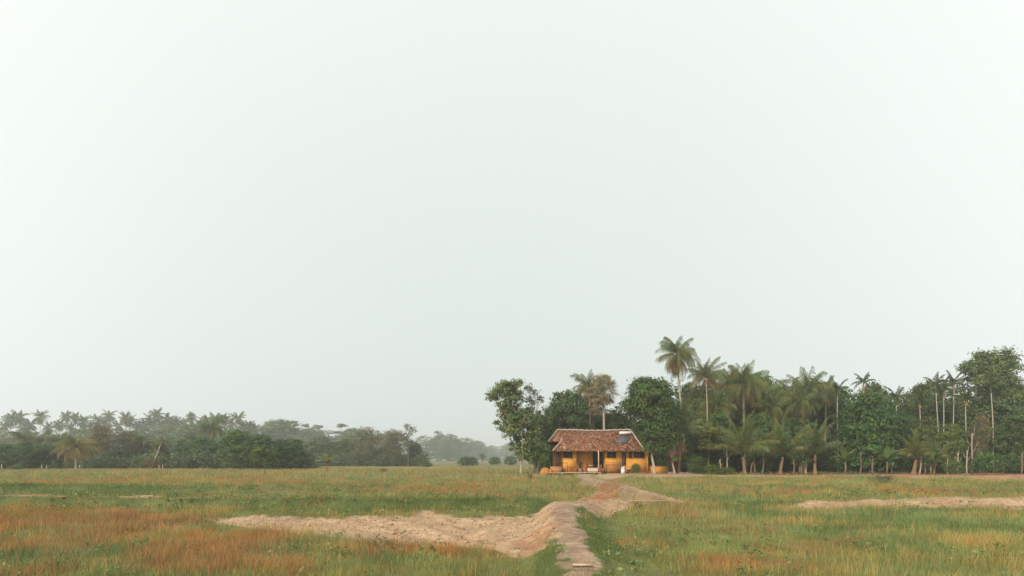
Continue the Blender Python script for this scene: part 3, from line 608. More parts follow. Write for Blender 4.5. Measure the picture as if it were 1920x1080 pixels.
def stem(px, d, top, base_px, label, r=.07, name='bare_trunk', cat='tree trunk', bark=PALEBARK, group=None, fork=True, seed=0):
    x0 = X(base_px, d); z = float(terrain(np.array([x0]), np.array([d]))[0]); H = Z(top, d)-z; dx = X(px, d)-x0
    e = empty(name, (x0, d, z), label, cat, group); k = np.linspace(0, 1, 7)
    p = np.stack([dx*k+.05*np.sin(k*5+px), .04*np.cos(k*4+px), H*k], 1)
    MB().tube(p, r*(1.15-.5*k), 7).put('trunk', M['bark'], e, True, color=bark)
    if fork:
        mb = MB()
        for i, (a, l) in enumerate(((.7, .3), (-.8, .22), (.4, .35))):
            s = p[3+i]; mb.tube([s, s+np.array([a*l*H*.4, .1, l*H*.4]), s+np.array([a*l*H*.7, .1*i, l*H])], [r*.45, r*.3, r*.12], 5)
        mb.put('branch', M['bark'], e, True, color=bark)
    return e
ORD = 'first second third fourth fifth sixth seventh eighth ninth tenth eleventh twelfth thirteenth fourteenth fifteenth sixteenth seventeenth eighteenth nineteenth twentieth twenty-first twenty-second twenty-third twenty-fourth twenty-fifth twenty-sixth twenty-seventh twenty-eighth twenty-ninth thirtieth thirty-first thirty-second thirty-third thirty-fourth thirty-fifth thirty-sixth thirty-seventh thirty-eighth thirty-ninth fortieth'.split()
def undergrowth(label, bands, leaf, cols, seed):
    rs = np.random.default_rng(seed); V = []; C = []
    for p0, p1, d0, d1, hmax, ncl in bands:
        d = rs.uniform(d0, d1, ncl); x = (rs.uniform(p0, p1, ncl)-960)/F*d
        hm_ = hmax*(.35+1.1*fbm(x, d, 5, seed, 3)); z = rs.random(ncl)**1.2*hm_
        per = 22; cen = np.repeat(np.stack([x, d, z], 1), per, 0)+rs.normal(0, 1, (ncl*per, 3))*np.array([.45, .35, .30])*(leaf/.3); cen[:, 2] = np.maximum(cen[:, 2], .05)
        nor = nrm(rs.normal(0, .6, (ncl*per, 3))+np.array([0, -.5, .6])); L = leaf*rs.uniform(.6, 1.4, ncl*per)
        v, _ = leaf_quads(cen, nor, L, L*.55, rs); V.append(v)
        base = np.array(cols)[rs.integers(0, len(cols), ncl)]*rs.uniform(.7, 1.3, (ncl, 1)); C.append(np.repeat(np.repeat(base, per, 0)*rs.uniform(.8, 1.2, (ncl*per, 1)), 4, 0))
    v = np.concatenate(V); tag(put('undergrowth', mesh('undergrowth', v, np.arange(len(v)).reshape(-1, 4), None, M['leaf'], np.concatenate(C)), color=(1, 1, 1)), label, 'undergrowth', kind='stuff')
# ------------------------------------------------------------------ the house
HD = 84.0
def hx(px, d=HD): return X(px, d)
house = empty('house', (0, 0, 0), 'yellow ochre bungalow with long brown clay tile roof and open front porch', 'house')
ZT = 2.98
mb = MB(); Wy0, Wy1 = 84.0, 84.16
def seg(a, b, z0, z1, y0=Wy0, y1=Wy1): mb.box((hx(a), y0, z0), (hx(b), y1, z1))
seg(1055, 1081, .3, 2.0); seg(1055, 1056.2, 2.0, ZT); seg(1073.2, 1081, 2.0, ZT); seg(1056.2, 1073.2, 2.80, ZT)
mb.box((hx(1080), 84.16, .3), (hx(1081)-.003, 85.2, ZT)); mb.box((hx(1080), 85.2, .3), (hx(1113.5), 85.35, ZT))
mb.box((hx(1112.6), 85.35, .3), (hx(1113.5)-.003, 86.3, ZT)); mb.box((hx(1105), 86.3, .3), (hx(1140), 86.45, ZT))
mb.box((hx(1134)+.003, 84.16, .3), (hx(1135), 86.3, ZT))
seg(1134, 1166, .3, 2.02); seg(1134, 1138.6, 2.02, ZT); seg(1155, 1166, 2.02, ZT); seg(1138.6, 1155, 2.78, ZT); seg(1166, 1174.3, .3, 1.05); seg(1166, 1174.3, 2.9, ZT)
seg(1174.3, 1216, .3, 2.0); seg(1174.3, 1179.4, 2.0, ZT); seg(1185, 1188.4, 2.0, ZT); seg(1208.5, 1216, 2.0, ZT); seg(1179.4, 1185, 2.78, ZT); seg(1188.4, 1208.5, 2.78, ZT)
mb.box((hx(1055)+.003, 84.16, .3), (hx(1056), 91, ZT)); mb.box((hx(1215), 84.16, .3), (hx(1216)-.003, 91, ZT)); mb.box((hx(1055), 91, .2), (hx(1216), 91.15, ZT))
mb.box((hx(1040), 87.6, .3), (hx(1055), 87.75, 3.6))
# gable infill under the ridge so the roof space is closed
mb.put('wall', M['wall'], house)
pl = MB(); pl.box((hx(1041), 83.82, -.2), (hx(1218), 91.3, .297)); pl.put('plinth', M['lowwall'], house)
MB().box((hx(1134.4), 83.62, .30), (hx(1163.6), 83.997, 1.26)).put('parapet', M['lowwall'], house)
def window(a, b, z0, z1, bars):
    f = MB(); y0, y1 = 83.96, 84.10; t = .07; xa, xb = hx(a), hx(b)
    f.box((xa, y0, z0), (xa+t, y1, z1)).box((xb-t, y0, z0), (xb, y1, z1)).box((xa+t, y0, z0), (xb-t, y1, z0+t)).box((xa+t, y0, z1-t), (xb-t, y1, z1))
    for k in range(1, bars+1):
        x = xa+(xb-xa)*k/(bars+1); f.box((x-.025, y0+.01, z0+t), (x+.025, y1-.01, z1-t))
    fo = f.put('window', M['timber'], house)
    MB().box((xa+t, 84.05, z0+t), (xb-t, 84.07, z1-t)).put('pane', M['glass'], fo)
    MB().box((xa-.05, 83.90, z0-.07), (xb+.05, 83.957, z0-.003)).put('sill', M['wall'], fo)
for a in ((1056.2, 1073.2, 2.0, 2.8, 2), (1138.6, 1155, 2.02, 2.78, 2), (1179.4, 1185, 2.0, 2.78, 0), (1188.4, 1208.5, 2.0, 2.78, 3)): window(*a)
d_ = MB(); d_.box((hx(1166)+.003, 84.04, 1.053), (hx(1174.3)-.003, 84.1, 2.897))
for k in range(7): d_.box((hx(1166.8), 84.01, 1.12+k*.25), (hx(1173.4), 84.037, 1.30+k*.25))
do = d_.put('door', M['door'], house); MB().tube([(hx(1173), 83.99, 1.9), (hx(1173), 83.96, 2.05)], .02).put('handle', M['steel'], do)
for i, (a, b) in enumerate(((1113.8, 1120), (1120.2, 1127), (1127.2, 1133.8))):   # the dark glazed porch doors
    f = MB(); xa, xb = hx(a), hx(b); y0, y1 = 86.2, 86.28
    f.box((xa, y0, .66), (xa+.08, y1, 2.9)).box((xb-.08, y0, .66), (xb, y1, 2.9)).box((xa+.08, y0, 2.78), (xb-.08, y1, 2.9)).box((xa+.08, y0, .66), (xb-.08, y1, .9)).box((xa+.08, y0, 1.75), (xb-.08, y1, 1.81))
    fo = f.put('porch_door', M['timber'], house); MB().box((xa+.08, 86.23, .9), (xb-.08, 86.25, 2.78)).put('pane', M['glass'], fo)
MB().box((hx(1100), 84.3, .30), (hx(1134)-.01, 86.2, .655)).put('porch_floor', M['lowwall'], house)
for px in (1043.5, 1047.5, 1053.5):
    MB().box((hx(px)-.045, 83.9, .3), (hx(px)+.045, 83.99, 3.0)).put('porch_post', M['timber'], house)
pr = MB(); pr.box((hx(1043.9), 83.92, 1.30), (hx(1053.2), 83.99, 1.38)); pr.put('porch_rail', M['timber'], house)
MB().tube([(hx(1120), 82.9, .3), (hx(1120.4), 82.92, 1.5), (hx(1120), 82.9, 2.92)], [.085, .065, .075], 7).put('pole_post', M['plank'], house, True)
MB().box((hx(1212), 83.7, .25), (hx(1213.6), 83.9, 2.9)).put('corner_post', M['wall'], house)
MB().box((hx(1040), 83.45, 2.86), (hx(1212), 83.55, 2.97)).put('eave_beam', M['timber'], house)
# roof
EZ, ED, SL = 2.90, 83.1, .515
def rp(px, py, lift=0.):
    d = (EZ-SL*ED-CAMZ)/((HZ-py)/F-SL); return np.array([X(px, d), d, EZ+SL*(d-ED)+lift])
RL = rp(1045, 807); RR = rp(1182, 805.5); RR[1:] = RL[1:]
UL = rp(1028, 828); NI = rp(1053, 827); EL = np.array([X(1037, ED), ED, EZ]); ER = np.array([X(1208.5, ED), ED, EZ])
yb = 2*RL[1]-ED
UL2 = np.array([UL[0], 2*RL[1]-UL[1], UL[2]]); ER2 = np.array([ER[0], yb, EZ]); EL2 = np.array([EL[0], yb, EZ])
roof = MB()
roof.poly_slab([RL, UL, NI, EL, ER, RR], .13)
roof.poly_slab([RL+[-.01, .01, 0], RR+[0, .01, 0], ER2, EL2, [NI[0], UL2[1], UL2[2]], UL2], .13)
roof.poly_slab([RL+[-.02, 0, 0], UL2+[-.01, 0, 0], UL+[-.01, 0, 0]], .13)
roof.poly_slab([NI+[-.01, .01, -.02], [NI[0]-.01, NI[1]+5, NI[2]-.02], [EL[0]-.01, NI[1]+5, EZ], EL+[-.01, 0, 0]], .13)
roof.poly_slab([RR+[.01, 0, 0], ER+[.01, 0, 0], ER2+[.01, 0, 0]], .13)
xx = ER[0]; k_ = 0
for i_ in range(62):                             # tile ends along the eave, each a little out of line
    x_ = EL[0]+(ER[0]-EL[0])*i_/62; j_ = random.Random(i_).uniform
    roof.box((x_+.01, ED-.10-j_(0, .10), EZ-.10+j_(-.03, .03)), (x_+.165, ED+.05, EZ+.015+j_(-.03, .03)))
ro = roof.put('roof', M['roof'], house)
rc = MB(); n = 40
t = np.linspace(0, 1, n)[:, None]; P = RL+(RR-RL)*t; P[:, 2] += .07+.035*np.sin(np.arange(n)*2.1)-.07*np.sin(t[:, 0]*PI)+.03*np.sin(t[:, 0]*9)
rc.tube(P, .11, 7)
for a, b in ((RL, UL), (NI, EL), (RR, ER)):
    t = np.linspace(0, 1, 16)[:, None]; rc.tube(a+(b-a)*t+[0, 0, .04], .09, 6)
rc.put('ridge_cap', M['pale'], ro)
tl = MB(); r2 = np.random.default_rng(8)        # rows of raised tile ends along the front slope
ctr = (RL+RR+EL+ER)/4
for k in range(900):
    px = r2.uniform(1046, 1200); py = r2.uniform(809, 843)
    if px < 1056 and py > 826: continue
    if px > 1180+(py-806)*.6: continue
    p = rp(px, py, .015); s = r2.uniform(.10, .2)
    tl.add([p+[-s*.7, -s, -SL*s], p+[s*.7, -s, -SL*s], p+[s*.7, s, SL*s], p+[-s*.7, s, SL*s], p+[-s*.7, -s, -SL*s+.06], p+[s*.7, -s, -SL*s+.06]], [(4, 5, 2, 3), (0, 1, 5, 4)], [(0, 4, 3), (1, 2, 5)])
tl.put('loose_tile', M['roof'], ro)['kind'] = 'stuff'
# solar water heater on the roof
sh = empty('solar_water_heater', tuple(rp(1168, 826)), 'grey solar collector with a white tank lying on the tiled roof', 'water heater')
off = -np.array(rp(1168, 826))
c4 = [rp(1159.5, 820.5, .14)+off, rp(1182.5, 821, .14)+off, rp(1175, 833, .14)+off, rp(1151.6, 832.4, .14)+off]
MB().poly_slab(c4, .09).put('collector', M['panel'], sh)
fr = MB()
for a, b in zip(c4, c4[1:]+c4[:1]): fr.tube([a, b], .02, 4)
fr.put('frame', M['steel'], sh)
ta, tb = rp(1161.5, 817, .34)+off, rp(1183, 816.6, .34)+off
MB().tube([ta-[.03, 0, 0], ta, tb, tb+[.03, 0, 0]], [.12, .19, .19, .12], 14).put('tank', M['white'], sh, True)
for k in (.15, .85): q = ta+(tb-ta)*k; MB().tube([q, q-[0, 0, .34]], .03, 5).put('bracket', M['steel'], sh)
# deck
dk = empty('deck', (hx(1076, 82), 82, .2), 'low rough plank deck raised on short legs in front of the yellow porch', 'deck'); doff = np.array([hx(1076, 82), 82, .2])
b = MB(); r3 = np.random.default_rng(3); x = hx(1031, 81)
while x < hx(1122, 81):
    wv = r3.uniform(.10, .17); fy = 80.95+.25*math.sin(x*1.3)+r3.uniform(-.08, .08)+max(0, (7.0-x))*.5
    zz = .27+.03*math.sin(x*.9)+r3.uniform(-.015, .015)
    b.box(np.array((x, fy, zz-.07))-doff, np.array((x+wv-.012, 83.8, zz))-doff); x += wv
b.put('platform', M['plank'], dk)
bm_ = MB(); bm_.box(np.array((hx(1040, 81.6), 81.6, .09))-doff, np.array((hx(1121, 81.6), 81.72, .185))-doff); bm_.put('joist', M['timber'], dk)
for px in (1054, 1078, 1102.5, 1111, 1116.5):
    lo = MB().tube([np.array((hx(px, 81.4), 81.4, -.30))-doff, np.array((hx(px, 81.4), 81.4, .20))-doff], [.06, .05], 7).put('leg', M['pale'], dk)
    MB().box(np.array((hx(px, 81.25)-.09, 81.15, -.30))-doff, np.array((hx(px, 81.25)+.09, 81.33, -.02))-doff).put('footing', M['white'], lo)
st = empty('wooden_steps', (hx(1126, 80.6), 80.6, .1), 'pale leaning plank steps at the right end of the deck', 'steps')
for i, k in enumerate((-.18, .18)):
    MB().box((k-.04, -.4, -.1), (k+.04, .5, -.02)).put('stringer', M['pale'], st, rot=(math.radians(20), 0, math.radians(-35)))
for i in range(3):
    MB().box((-.32, -.09, 0), (.32, .09, .04)).put('tread', M['pale'], st, loc=(-.12+.12*i, -.25+.22*i, -.08+.09*i), rot=(0, 0, math.radians(-35)))
def railing(a, b, d, z0, z1, label, rails=3):
    e = empty('railing', (hx((a+b)/2, d), d, z0), label, 'railing', 'thin railings before the house'); w2 = (hx(b, d)-hx(a, d))/2; h = z1-z0
    for s in (-1, 1): MB().tube([(s*w2, 0, 0), (s*w2, 0, h)], .035, 6).put('post', M['steel'], e)
    MB().tube([(-w2, 0, h), (w2, 0, h)], .03, 6).put('top_rail', M['steel'], e)
    for k in range(1, rails): MB().tube([(-w2, 0, h*k/rails), (w2, 0, h*k/rails)], .012, 5).put('rail', M['steel'], e)
railing(1054.5, 1064, 83.3, .28, 1.42, 'short dark railing before the left window wall', 1)
railing(1134, 1163.4, 83.3, .28, 1.42, 'long dark railing along the faded wall left of the door', 3)
# terrace walls and step
e = empty('terrace_wall', (hx(1043, 83.5), 83.5, .2), 'low faded orange wall on the left of the porch', 'low wall')
w2 = hx(1054, 83.5)-hx(1043, 83.5); MB().box((-w2*1.05, -.1, -.1), (w2, .1, .70)).put('wall', M['lowwall'], e); MB().box((-w2*1.1, -.14, .703), (w2, .14, .77)).put('coping', M['pale'], e)
e = empty('plaster_mound', (hx(1022, 83), 83, .1), 'rounded orange plastered mound at the outer end of the low wall', 'mound')
mm = MB(); g = 14; rr_ = np.linspace(0, 1, 7)
pr_ = [(.66, -.2), (.64, .12), (.58, .38), (.47, .57), (.32, .70), (.15, .77), (.02, .79)]
mm.lathe(pr_, 20); v_ = mm.v[0]; an_ = np.arctan2(v_[:, 1], v_[:, 0]); v_[:, :2] *= (1+.08*np.sin(an_*3+1)+.05*np.sin(an_*5))[:, None]; v_[:, 2] += .05*np.sin(an_*2)*(v_[:, 2] > .2)*np.hypot(v_[:, 0], v_[:, 1])
mm.put('mound', M['lowwall'], e, True); s_ = MB(); s_.lathe([(.22, -.2), (.22, .2), (.19, .42), (.10, .52), (.02, .54)], 12, at=(.62, .05, 0)); s_.put('side_knob', M['lowwall'], e, True)
e = empty('garden_wall', (hx(1233, 84.4), 84.4, .15), 'low orange garden wall behind the two pale trunks', 'low wall')
w2 = hx(1252, 84.4)-hx(1233, 84.4); MB().box((-w2, -.1, -.1), (w2, .1, .82)).put('wall', M['wall'], e); MB().box((-w2, -.13, .823), (w2, .13, .88)).put('coping', M['lowwall'], e)
e = empty('door_step', (hx(1168, 83.4), 83.4, .2), 'off white block steps below the brown door', 'step')
MB().box((-.24, -.2, -.1), (.24, .15, .42)).put('lower_step', M['white'], e); MB().box((-.20, .153, -.1), (.24, .55, .74)).put('upper_step', M['white'], e)
e = empty('ledge_bench', (hx(1179, 83.5), 83.5, .2), 'small orange ledge seat right of the door', 'bench')
MB().box((-.36, -.2, .48), (.36, .2, .56)).put('seat', M['plank'], e)
for s in (-.3, .22): MB().box((s, -.15, -.1), (s+.08, .15, .477)).put('leg', M['clay'], e)
# furniture
def chair(px, d, z, rz, label, m, h=.95, w=.5):
    e = empty('wooden_chair', (hx(px, d), d, z), label, 'chair', 'wooden chairs on the deck', rz)
    MB().box((-w/2, -w/2, .40), (w/2, w/2, .45)).put('seat', m, e)
    for sx in (-1, 1):
        for sy in (-1, 1): MB().box((sx*(w/2-.03)-.03, sy*(w/2-.03)-.03, 0), (sx*(w/2-.03)+.03, sy*(w/2-.03)+.03, .397)).put('leg', m, e)
    b = MB()
    for sx in (-1, 1): b.box((sx*(w/2-.03)-.03, w/2-.06, .453), (sx*(w/2-.03)+.03, w/2, h))
    for k in range(3): b.box((-w/2+.06, w/2-.045, .55+k*.14), (w/2-.06, w/2-.015, .63+k*.14))
    b.put('backrest', m, e); return e
chair(1080, 82.7, .28, math.radians(-70), 'orange wooden chair left of the potted plant on deck', M['warmwood'])
chair(1094.5, 82.6, .28, math.radians(60), 'orange wooden chair right of the potted plant on deck', M['warmwood'])
chair(1126, 82.8, .28, math.radians(20), 'orange wooden chair right of the pale porch pole', M['warmwood'])
e = empty('armchair', (hx(1107, 85.2), 85.2, .655), 'armchair with pinkish cushions inside the dark porch', 'armchair')
MB().box((-.34, -.3, .32), (.34, .3, .50)).put('seat_cushion', M['pink'], e)
MB().box((-.34, .15, .503), (.34, .3, 1.06)).put('back_cushion', M['pink'], e)
fm = MB(); fm.box((-.42, -.32, 0), (-.35, .32, .66)).box((.35, -.32, 0), (.42, .32, .66)).box((-.35, -.3, .22), (.35, .3, .317)); fm.put('frame', M['timber'], e)
e = empty('daybed', (hx(1110.5, 82.6), 82.6, .28), 'low daybed under a rumpled tan cover on the deck', 'daybed')
c = MB(); g = 9; P = [(-.62+1.24*i/g, -.36+.72*j/g, .52+.03*math.sin(i*2.1+j)+.02*math.cos(j*3)) for j in range(g+1) for i in range(g+1)]
c.add(P, [(j*(g+1)+i, j*(g+1)+i+1, (j+1)*(g+1)+i+1, (j+1)*(g+1)+i) for j in range(g) for i in range(g)])
fl = [(-.62+1.24*i/g, -.37-.02*(i % 2), .52+.03*math.sin(i*2.1)) for i in range(g+1)]+[(-.62+1.24*i/g, -.40-.03*(i % 2), .12) for i in range(g+1)]
c.add(fl, [(i, i+1, g+2+i, g+1+i) for i in range(g)]); c.put('cover', M['tan'], e, True)
MB().box((-.6, -.34, .2), (.6, .34, .44)).put('frame', M['timber'], e)
for sx in (-.55, .49):
    for sy in (-.3, .24): MB().box((sx, sy, 0), (sx+.06, sy+.06, .197)).put('leg', M['timber'], e)
e = empty('potted_plant', (hx(1088, 82.6), 82.6, .28), 'tall potted plant with purple dark leaves on the deck', 'potted plant')
MB().lathe([(.14, 0), (.18, .2), (.20, .42), (.17, .44), (.03, .40)], 12).put('pot', M['stone'], e, True)
put('foliage', crown_mesh('foliage', [(0, 0, .95, .28, .38)], 40, 10, .14, (.10, .065, .065), 77, crad=.16)[0], e, color=(1, 1, 1))
MB().tube([(0, 0, .4), (.02, 0, .9)], .025, 5).put('stem', M['bark'], e, color=BARK)
# brown hut, stone edging, pole, plank, pipe
e = empty('mud_hut', (X(1277, 91), 91, .1), 'small reddish brown mud hut half hidden behind the palm trunk', 'hut')
MB().box((-1.3, -.8, -.1), (1.3, 1.2, 2.0)).put('wall', M['mud'], e)
r_ = MB(); r_.poly_slab([(-1.7, -1.3, 1.75), (1.7, -1.3, 1.75), (1.7, .2, 2.95), (-1.7, .2, 2.95)], .12); r_.poly_slab([(-1.7, 1.7, 1.75), (-1.7, .21, 2.95), (1.7, .21, 2.95), (1.7, 1.7, 1.75)], .12); r_.put('roof', M['mud'], e)
MB().box((-.3, -.83, -.05), (.35, -.803, 1.6)).put('door', M['timber'], e)
e = empty('stone_wall', (X(1290, 82), 82, .1), 'low grey brown stone edging under the trees right of the house', 'low wall')
s = MB(); r4 = np.random.default_rng(9); x = -2.4
while x < 1.8:
    wv = r4.uniform(.18, .4); s.box((x, -.12-r4.uniform(0, .06), -.15), (x+wv-.01, .12, r4.uniform(.12, .26))); x += wv
s.put('stones', M['stone'], e)
e = empty('pole', (X(982, 83), 83, 0), 'slim pale leaning pole in front of the tall left tree', 'pole')
MB().tube([(0, 0, -.1), (-.12, 0, 2.8), (-.28, 0, Z(796, 83))], [.07, .06, .035], 7).put('shaft', M['pale'], e, True)
MB().tube([(-.35, 0, 5.1), (-.12, 0, 5.15)], .02, 5).put('crosspiece', M['pale'], e)
pz = float(terrain(np.array([1.02]), np.array([10.35]))[0])
tag(MB().box((-.15, -.035, -.006), (.15, .035, .022)).put('plank', M['plank'], None, loc=(X(1093, 10.1), 10.1, float(terrain(np.array([X(1093, 10.1)]), np.array([10.1]))[0])+.02), rot=(0, .03, .06)), 'short pale wooden plank lying across the footpath', 'plank')
tag(MB().tube([(X(1176, 25.0), 25.0, .31), (X(1235, 24.9), 24.9, .31), (X(1292, 24.8), 24.8, .315)], .011, 6).put('pipe', M['pale'], None), 'thin pale pipe crossing level to the tip of the long earth bund', 'pipe')

# ------------------------------------------------------------------ trees by the house
def hero(name_, px0, d, bl, h0, r0, clumps, per, leaf, c, seed, label, tint=(1, 1, 1), bark=PALEBARK, lean=0, **k):
    B = [(X(px, d)-X(px0, d), dy, Z(py, d), r*d/F, rz*d/F) for px, py, r, rz, dy in bl]
    e = empty('broadleaf_tree', (X(px0, d), d, 0), label, 'tree', k.pop('group', None)); ex = k.pop('extra', 7)
    put('crown', crown_mesh('crown', B, clumps, per, leaf, c, seed, **k)[0], e, color=tint)
    put('trunk', trunk_mesh('trunk', B, h0, r0, seed, lean, extra=ex), e, color=bark); return e
hero('', 977, 84, [(946, 730, 22, 16, 0), (925, 741, 14, 10, .3), (962, 745, 22, 18, 0), (970, 722, 12, 10, -.3), (955, 772, 22, 18, .3), (934, 792, 9, 7, .2), (962, 803, 26, 24, -.3), (985, 785, 26, 24, .4), (980, 838, 22, 24, 0), (942, 762, 12, 9, 0), (1000, 815, 18, 22, .5)],
     2.6, .17, 430, 28, .30, (.125, .162, .056), 101, 'tall ragged broadleaf tree standing left of the house with branches reaching left', crad=.52, shell=.3)
hero('', 1002, 85.5, [(992, 728, 13, 9, 0), (1003, 735, 12, 9, .2), (1012, 748, 10, 8, 0), (996, 750, 14, 10, -.2)], 7.2, .09, 60, 14, .2, (.075, .095, .045), 102, 'thin see-through twiggy tree between the ragged tall tree and the dark crowns', crad=.4, shell=.1, extra=14)
hero('', 1228, 80, [(1217, 750, 44, 38, 0), (1203, 766, 32, 26, .4), (1240, 778, 34, 34, -.2), (1210, 806, 18, 22, -.4), (1216, 834, 10, 12, -.5), (1238, 735, 26, 22, .2), (1203, 728, 24, 18, 0), (1234, 808, 32, 26, -.4), (1248, 815, 26, 26, -.2), (1215, 716, 14, 9, 0), (1238, 838, 20, 14, -.3)],
     2.6, .20, 820, 32, .28, (.075, .122, .036), 103, 'big dense green tree overhanging the right end of the tiled roof', lean=-.3, crad=.65)
hero('', 1266, 81, [(1258, 828, 16, 12, 0), (1245, 842, 12, 8, .2), (1268, 818, 14, 12, 0), (1264, 862, 8, 6, -.5)], 1.9, .13, 70, 22, .24, (.08, .135, .035), 104, 'slim pale trunked tree with bright leaves right of the house wall', lean=-.35, crad=.4)
hero('', 1862, 95, [(1820, 690, 19, 15, 0), (1862, 690, 34, 26, .4), (1898, 690, 16, 15, 0), (1844, 672, 18, 14, .3), (1881, 670, 20, 15, 0), (1850, 715, 40, 24, -.4), (1890, 722, 26, 24, .3), (1868, 755, 42, 34, -.5), (1835, 775, 34, 30, .2), (1895, 790, 34, 40, 0), (1850, 825, 40, 34, -.4)],
     6, .32, 900, 28, .34, (.115, .155, .052), 105, 'largest tree rising highest above the wood at the far right', crad=.85, shell=.4)
hero('', 1008, 83.5, [(1006, 838, 17, 14, 0), (1018, 846, 15, 14, .3), (998, 858, 12, 14, 0), (1022, 862, 12, 12, .2)], 1.6, .09, 180, 26, .2, (.10, .15, .045), 106, 'small bushy light green tree left of the porch', crad=.4, bark=BARK)
# crowns behind the house and along the wood, back to front
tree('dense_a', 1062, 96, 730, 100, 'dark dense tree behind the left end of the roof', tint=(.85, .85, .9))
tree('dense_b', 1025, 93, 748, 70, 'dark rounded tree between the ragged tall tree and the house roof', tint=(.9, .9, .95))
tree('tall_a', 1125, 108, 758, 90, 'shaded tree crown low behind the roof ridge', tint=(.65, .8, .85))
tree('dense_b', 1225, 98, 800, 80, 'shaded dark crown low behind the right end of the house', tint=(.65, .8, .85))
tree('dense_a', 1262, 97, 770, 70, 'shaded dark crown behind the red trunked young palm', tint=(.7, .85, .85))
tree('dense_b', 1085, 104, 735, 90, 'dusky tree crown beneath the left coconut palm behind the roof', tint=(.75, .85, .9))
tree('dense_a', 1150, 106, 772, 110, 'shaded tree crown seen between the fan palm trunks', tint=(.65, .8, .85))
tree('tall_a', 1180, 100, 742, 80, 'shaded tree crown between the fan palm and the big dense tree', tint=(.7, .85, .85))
palm(1104, 100, 697, 'coconut palm leaning out behind the pale fan palm', CROWN[0], .85, tint=(1.05, .95, .95), base_px=1108)
palm(1130, 94, 702, 'grey green fan palm with a round head behind the house roof', FAN, 1.12, 'fan_palm', r=.20, crown_h=2.2, base_px=1132, tint=(1, 1, 1))
palm(1113, 101, 738, 'second smaller fan palm half hidden behind the round headed one', FAN, .85, 'fan_palm', r=.2, crown_h=1.6, bark=REDBARK, tint=(.9, .9, .85))
palm(1270, 92, 627, 'tallest coconut palm with brown hanging fronds above the wood', CROWN[2], 1.0, r=.17, base_px=1283, tint=(1.15, 1.08, .98), crown_h=2.8, skirt=True)
palm(1324, 88, 670, 'coconut palm on a thin white trunk right of the tallest palm', CROWN[3], .80, crown_h=2.6, r=.09, base_px=1327, fruit=True, bulge=1.2)
palm(1396, 92, 661, 'broad coconut palm with orange nuts in the middle of the wood', CROWN[4], 1.0, r=.2, fruit=True, crown_h=4.2, tint=(1.1, 1.08, .95))
palm(1428, 97, 700, 'smaller drooping palm leaning against the broad orange-nut palm', CROWN[5], 1.15, base_px=1420, tint=(1.1, 1.1, .95))
palm(1372, 95, 694, 'leafy coconut palm pressed against the left of the broad orange-nut palm', CROWN[3], .9, base_px=1368, tint=(1.05, 1.08, .95))
palm(1444, 93, 740, 'low spreading coconut palm head right of the broad orange-nut palm', CROWN[4], .85, base_px=1440, tint=(1.1, 1.1, .95))
palm(1345, 90, 728, 'low spreading coconut palm head right of the thin white trunk', CROWN[0], .9, base_px=1342, tint=(1.05, 1.08, .95))
palm(1500, 92, 728, 'low coconut palm head beneath the spiky upright palm', CROWN[4], .8, base_px=1503, tint=(1., 1.05, .95))
palm(1482, 101, 706, 'small palm top peeping out left of the spiky upright palm', CROWN[5], 1.0)
palm(1511, 94, 686, 'spiky upright coconut palm between the broad palm and the areca palms', CROWN[3], 1.05, tint=(1, 1.05, 1), crown_h=3.7)
palm(1549, 97, 703, 'palm top between the spiky palm and the first areca palm', CROWN[5], .95)
palm(1640, 103, 735, 'low palm top just right of the lone areca palm', CROWN[3], .7)
ar = [(1572, 93, 708, 1571, 'areca palm on a white stem left of the dark rounded tree', False), (1619, 92, 693, 1620, 'lone areca palm rising clear above the dark rounded tree', True), (1680, 95, 722, 1684, 'short areca palm left of the row of white stemmed ones', False),
      (1726, 94, 728, 1727, 'areca palm with a drooping brown head in the white stemmed row', True), (1753, 92, 699, 1759, 'areca palm with the darkest round head in the white stemmed row', False), (1769, 93, 706, 1772, 'areca palm close behind the darkest headed one', True),
      (1788, 94, 694, 1789, 'tallest areca palm in the white stemmed row', True), (1810, 91, 722, 1811, 'areca palm with a bright orange fruit bunch', True), (1859, 90, 698, 1863, 'areca palm standing in front of the largest tree', False)]
for i, (px, d, top, bpx, lb, fr_) in enumerate(ar):
    palm(px, d, top, lb, ARECA[i % 2], 1.05 if i != 1 else .95, 'areca_palm', group='areca palms above the wood', r=.085, base_px=bpx, crown_h=1.75, bark=(.40, .36, .30), fruit=fr_, bulge=1.1)
BACK = [('dense_a', 1290, 104, 716, 96), ('tall_a', 1318, 98, 722, 84), ('dense_b', 1352, 104, 702, 96), ('open_a', 1376, 98, 722, 100), ('dense_a', 1425, 104, 702, 110), ('tall_b', 1452, 99, 706, 84), ('dense_b', 1484, 100, 718, 100),
        ('tall_a', 1530, 104, 706, 100), ('dense_a', 1560, 100, 724, 90), ('tall_b', 1598, 106, 722, 90), ('dense_a', 1635, 107, 716, 90), ('dense_b', 1665, 105, 728, 90), ('tall_a', 1700, 100, 730, 76), ('dense_a', 1728, 104, 718, 86), ('tall_b', 1765, 99, 745, 80), ('dense_b', 1800, 106, 735, 90),
        ('dense_b', 1742, 101, 704, 84), ('tall_a', 1786, 102, 706, 84), ('tall_a', 1918, 98, 712, 90), ('dense_a', 1962, 100, 712, 110)]
desc = {'dense_a': 'dark rounded', 'dense_b': 'deep green dense', 'tall_a': 'tall full', 'tall_b': 'tall loose', 'open_a': 'thin open'}
BACK.sort(key=lambda t_: t_[1])
for i, (k, px, d, top, wp) in enumerate(BACK):
    v = .75+.35*((i*37) % 10)/10
    tree(k, px, d, top, wp, f'{desc[k]} tree, {ORD[i]} from the left in the back row of the wood', group='back row of the wood', tint=(v*(1+.15*((i*3) % 4)/4), v, v*.95))
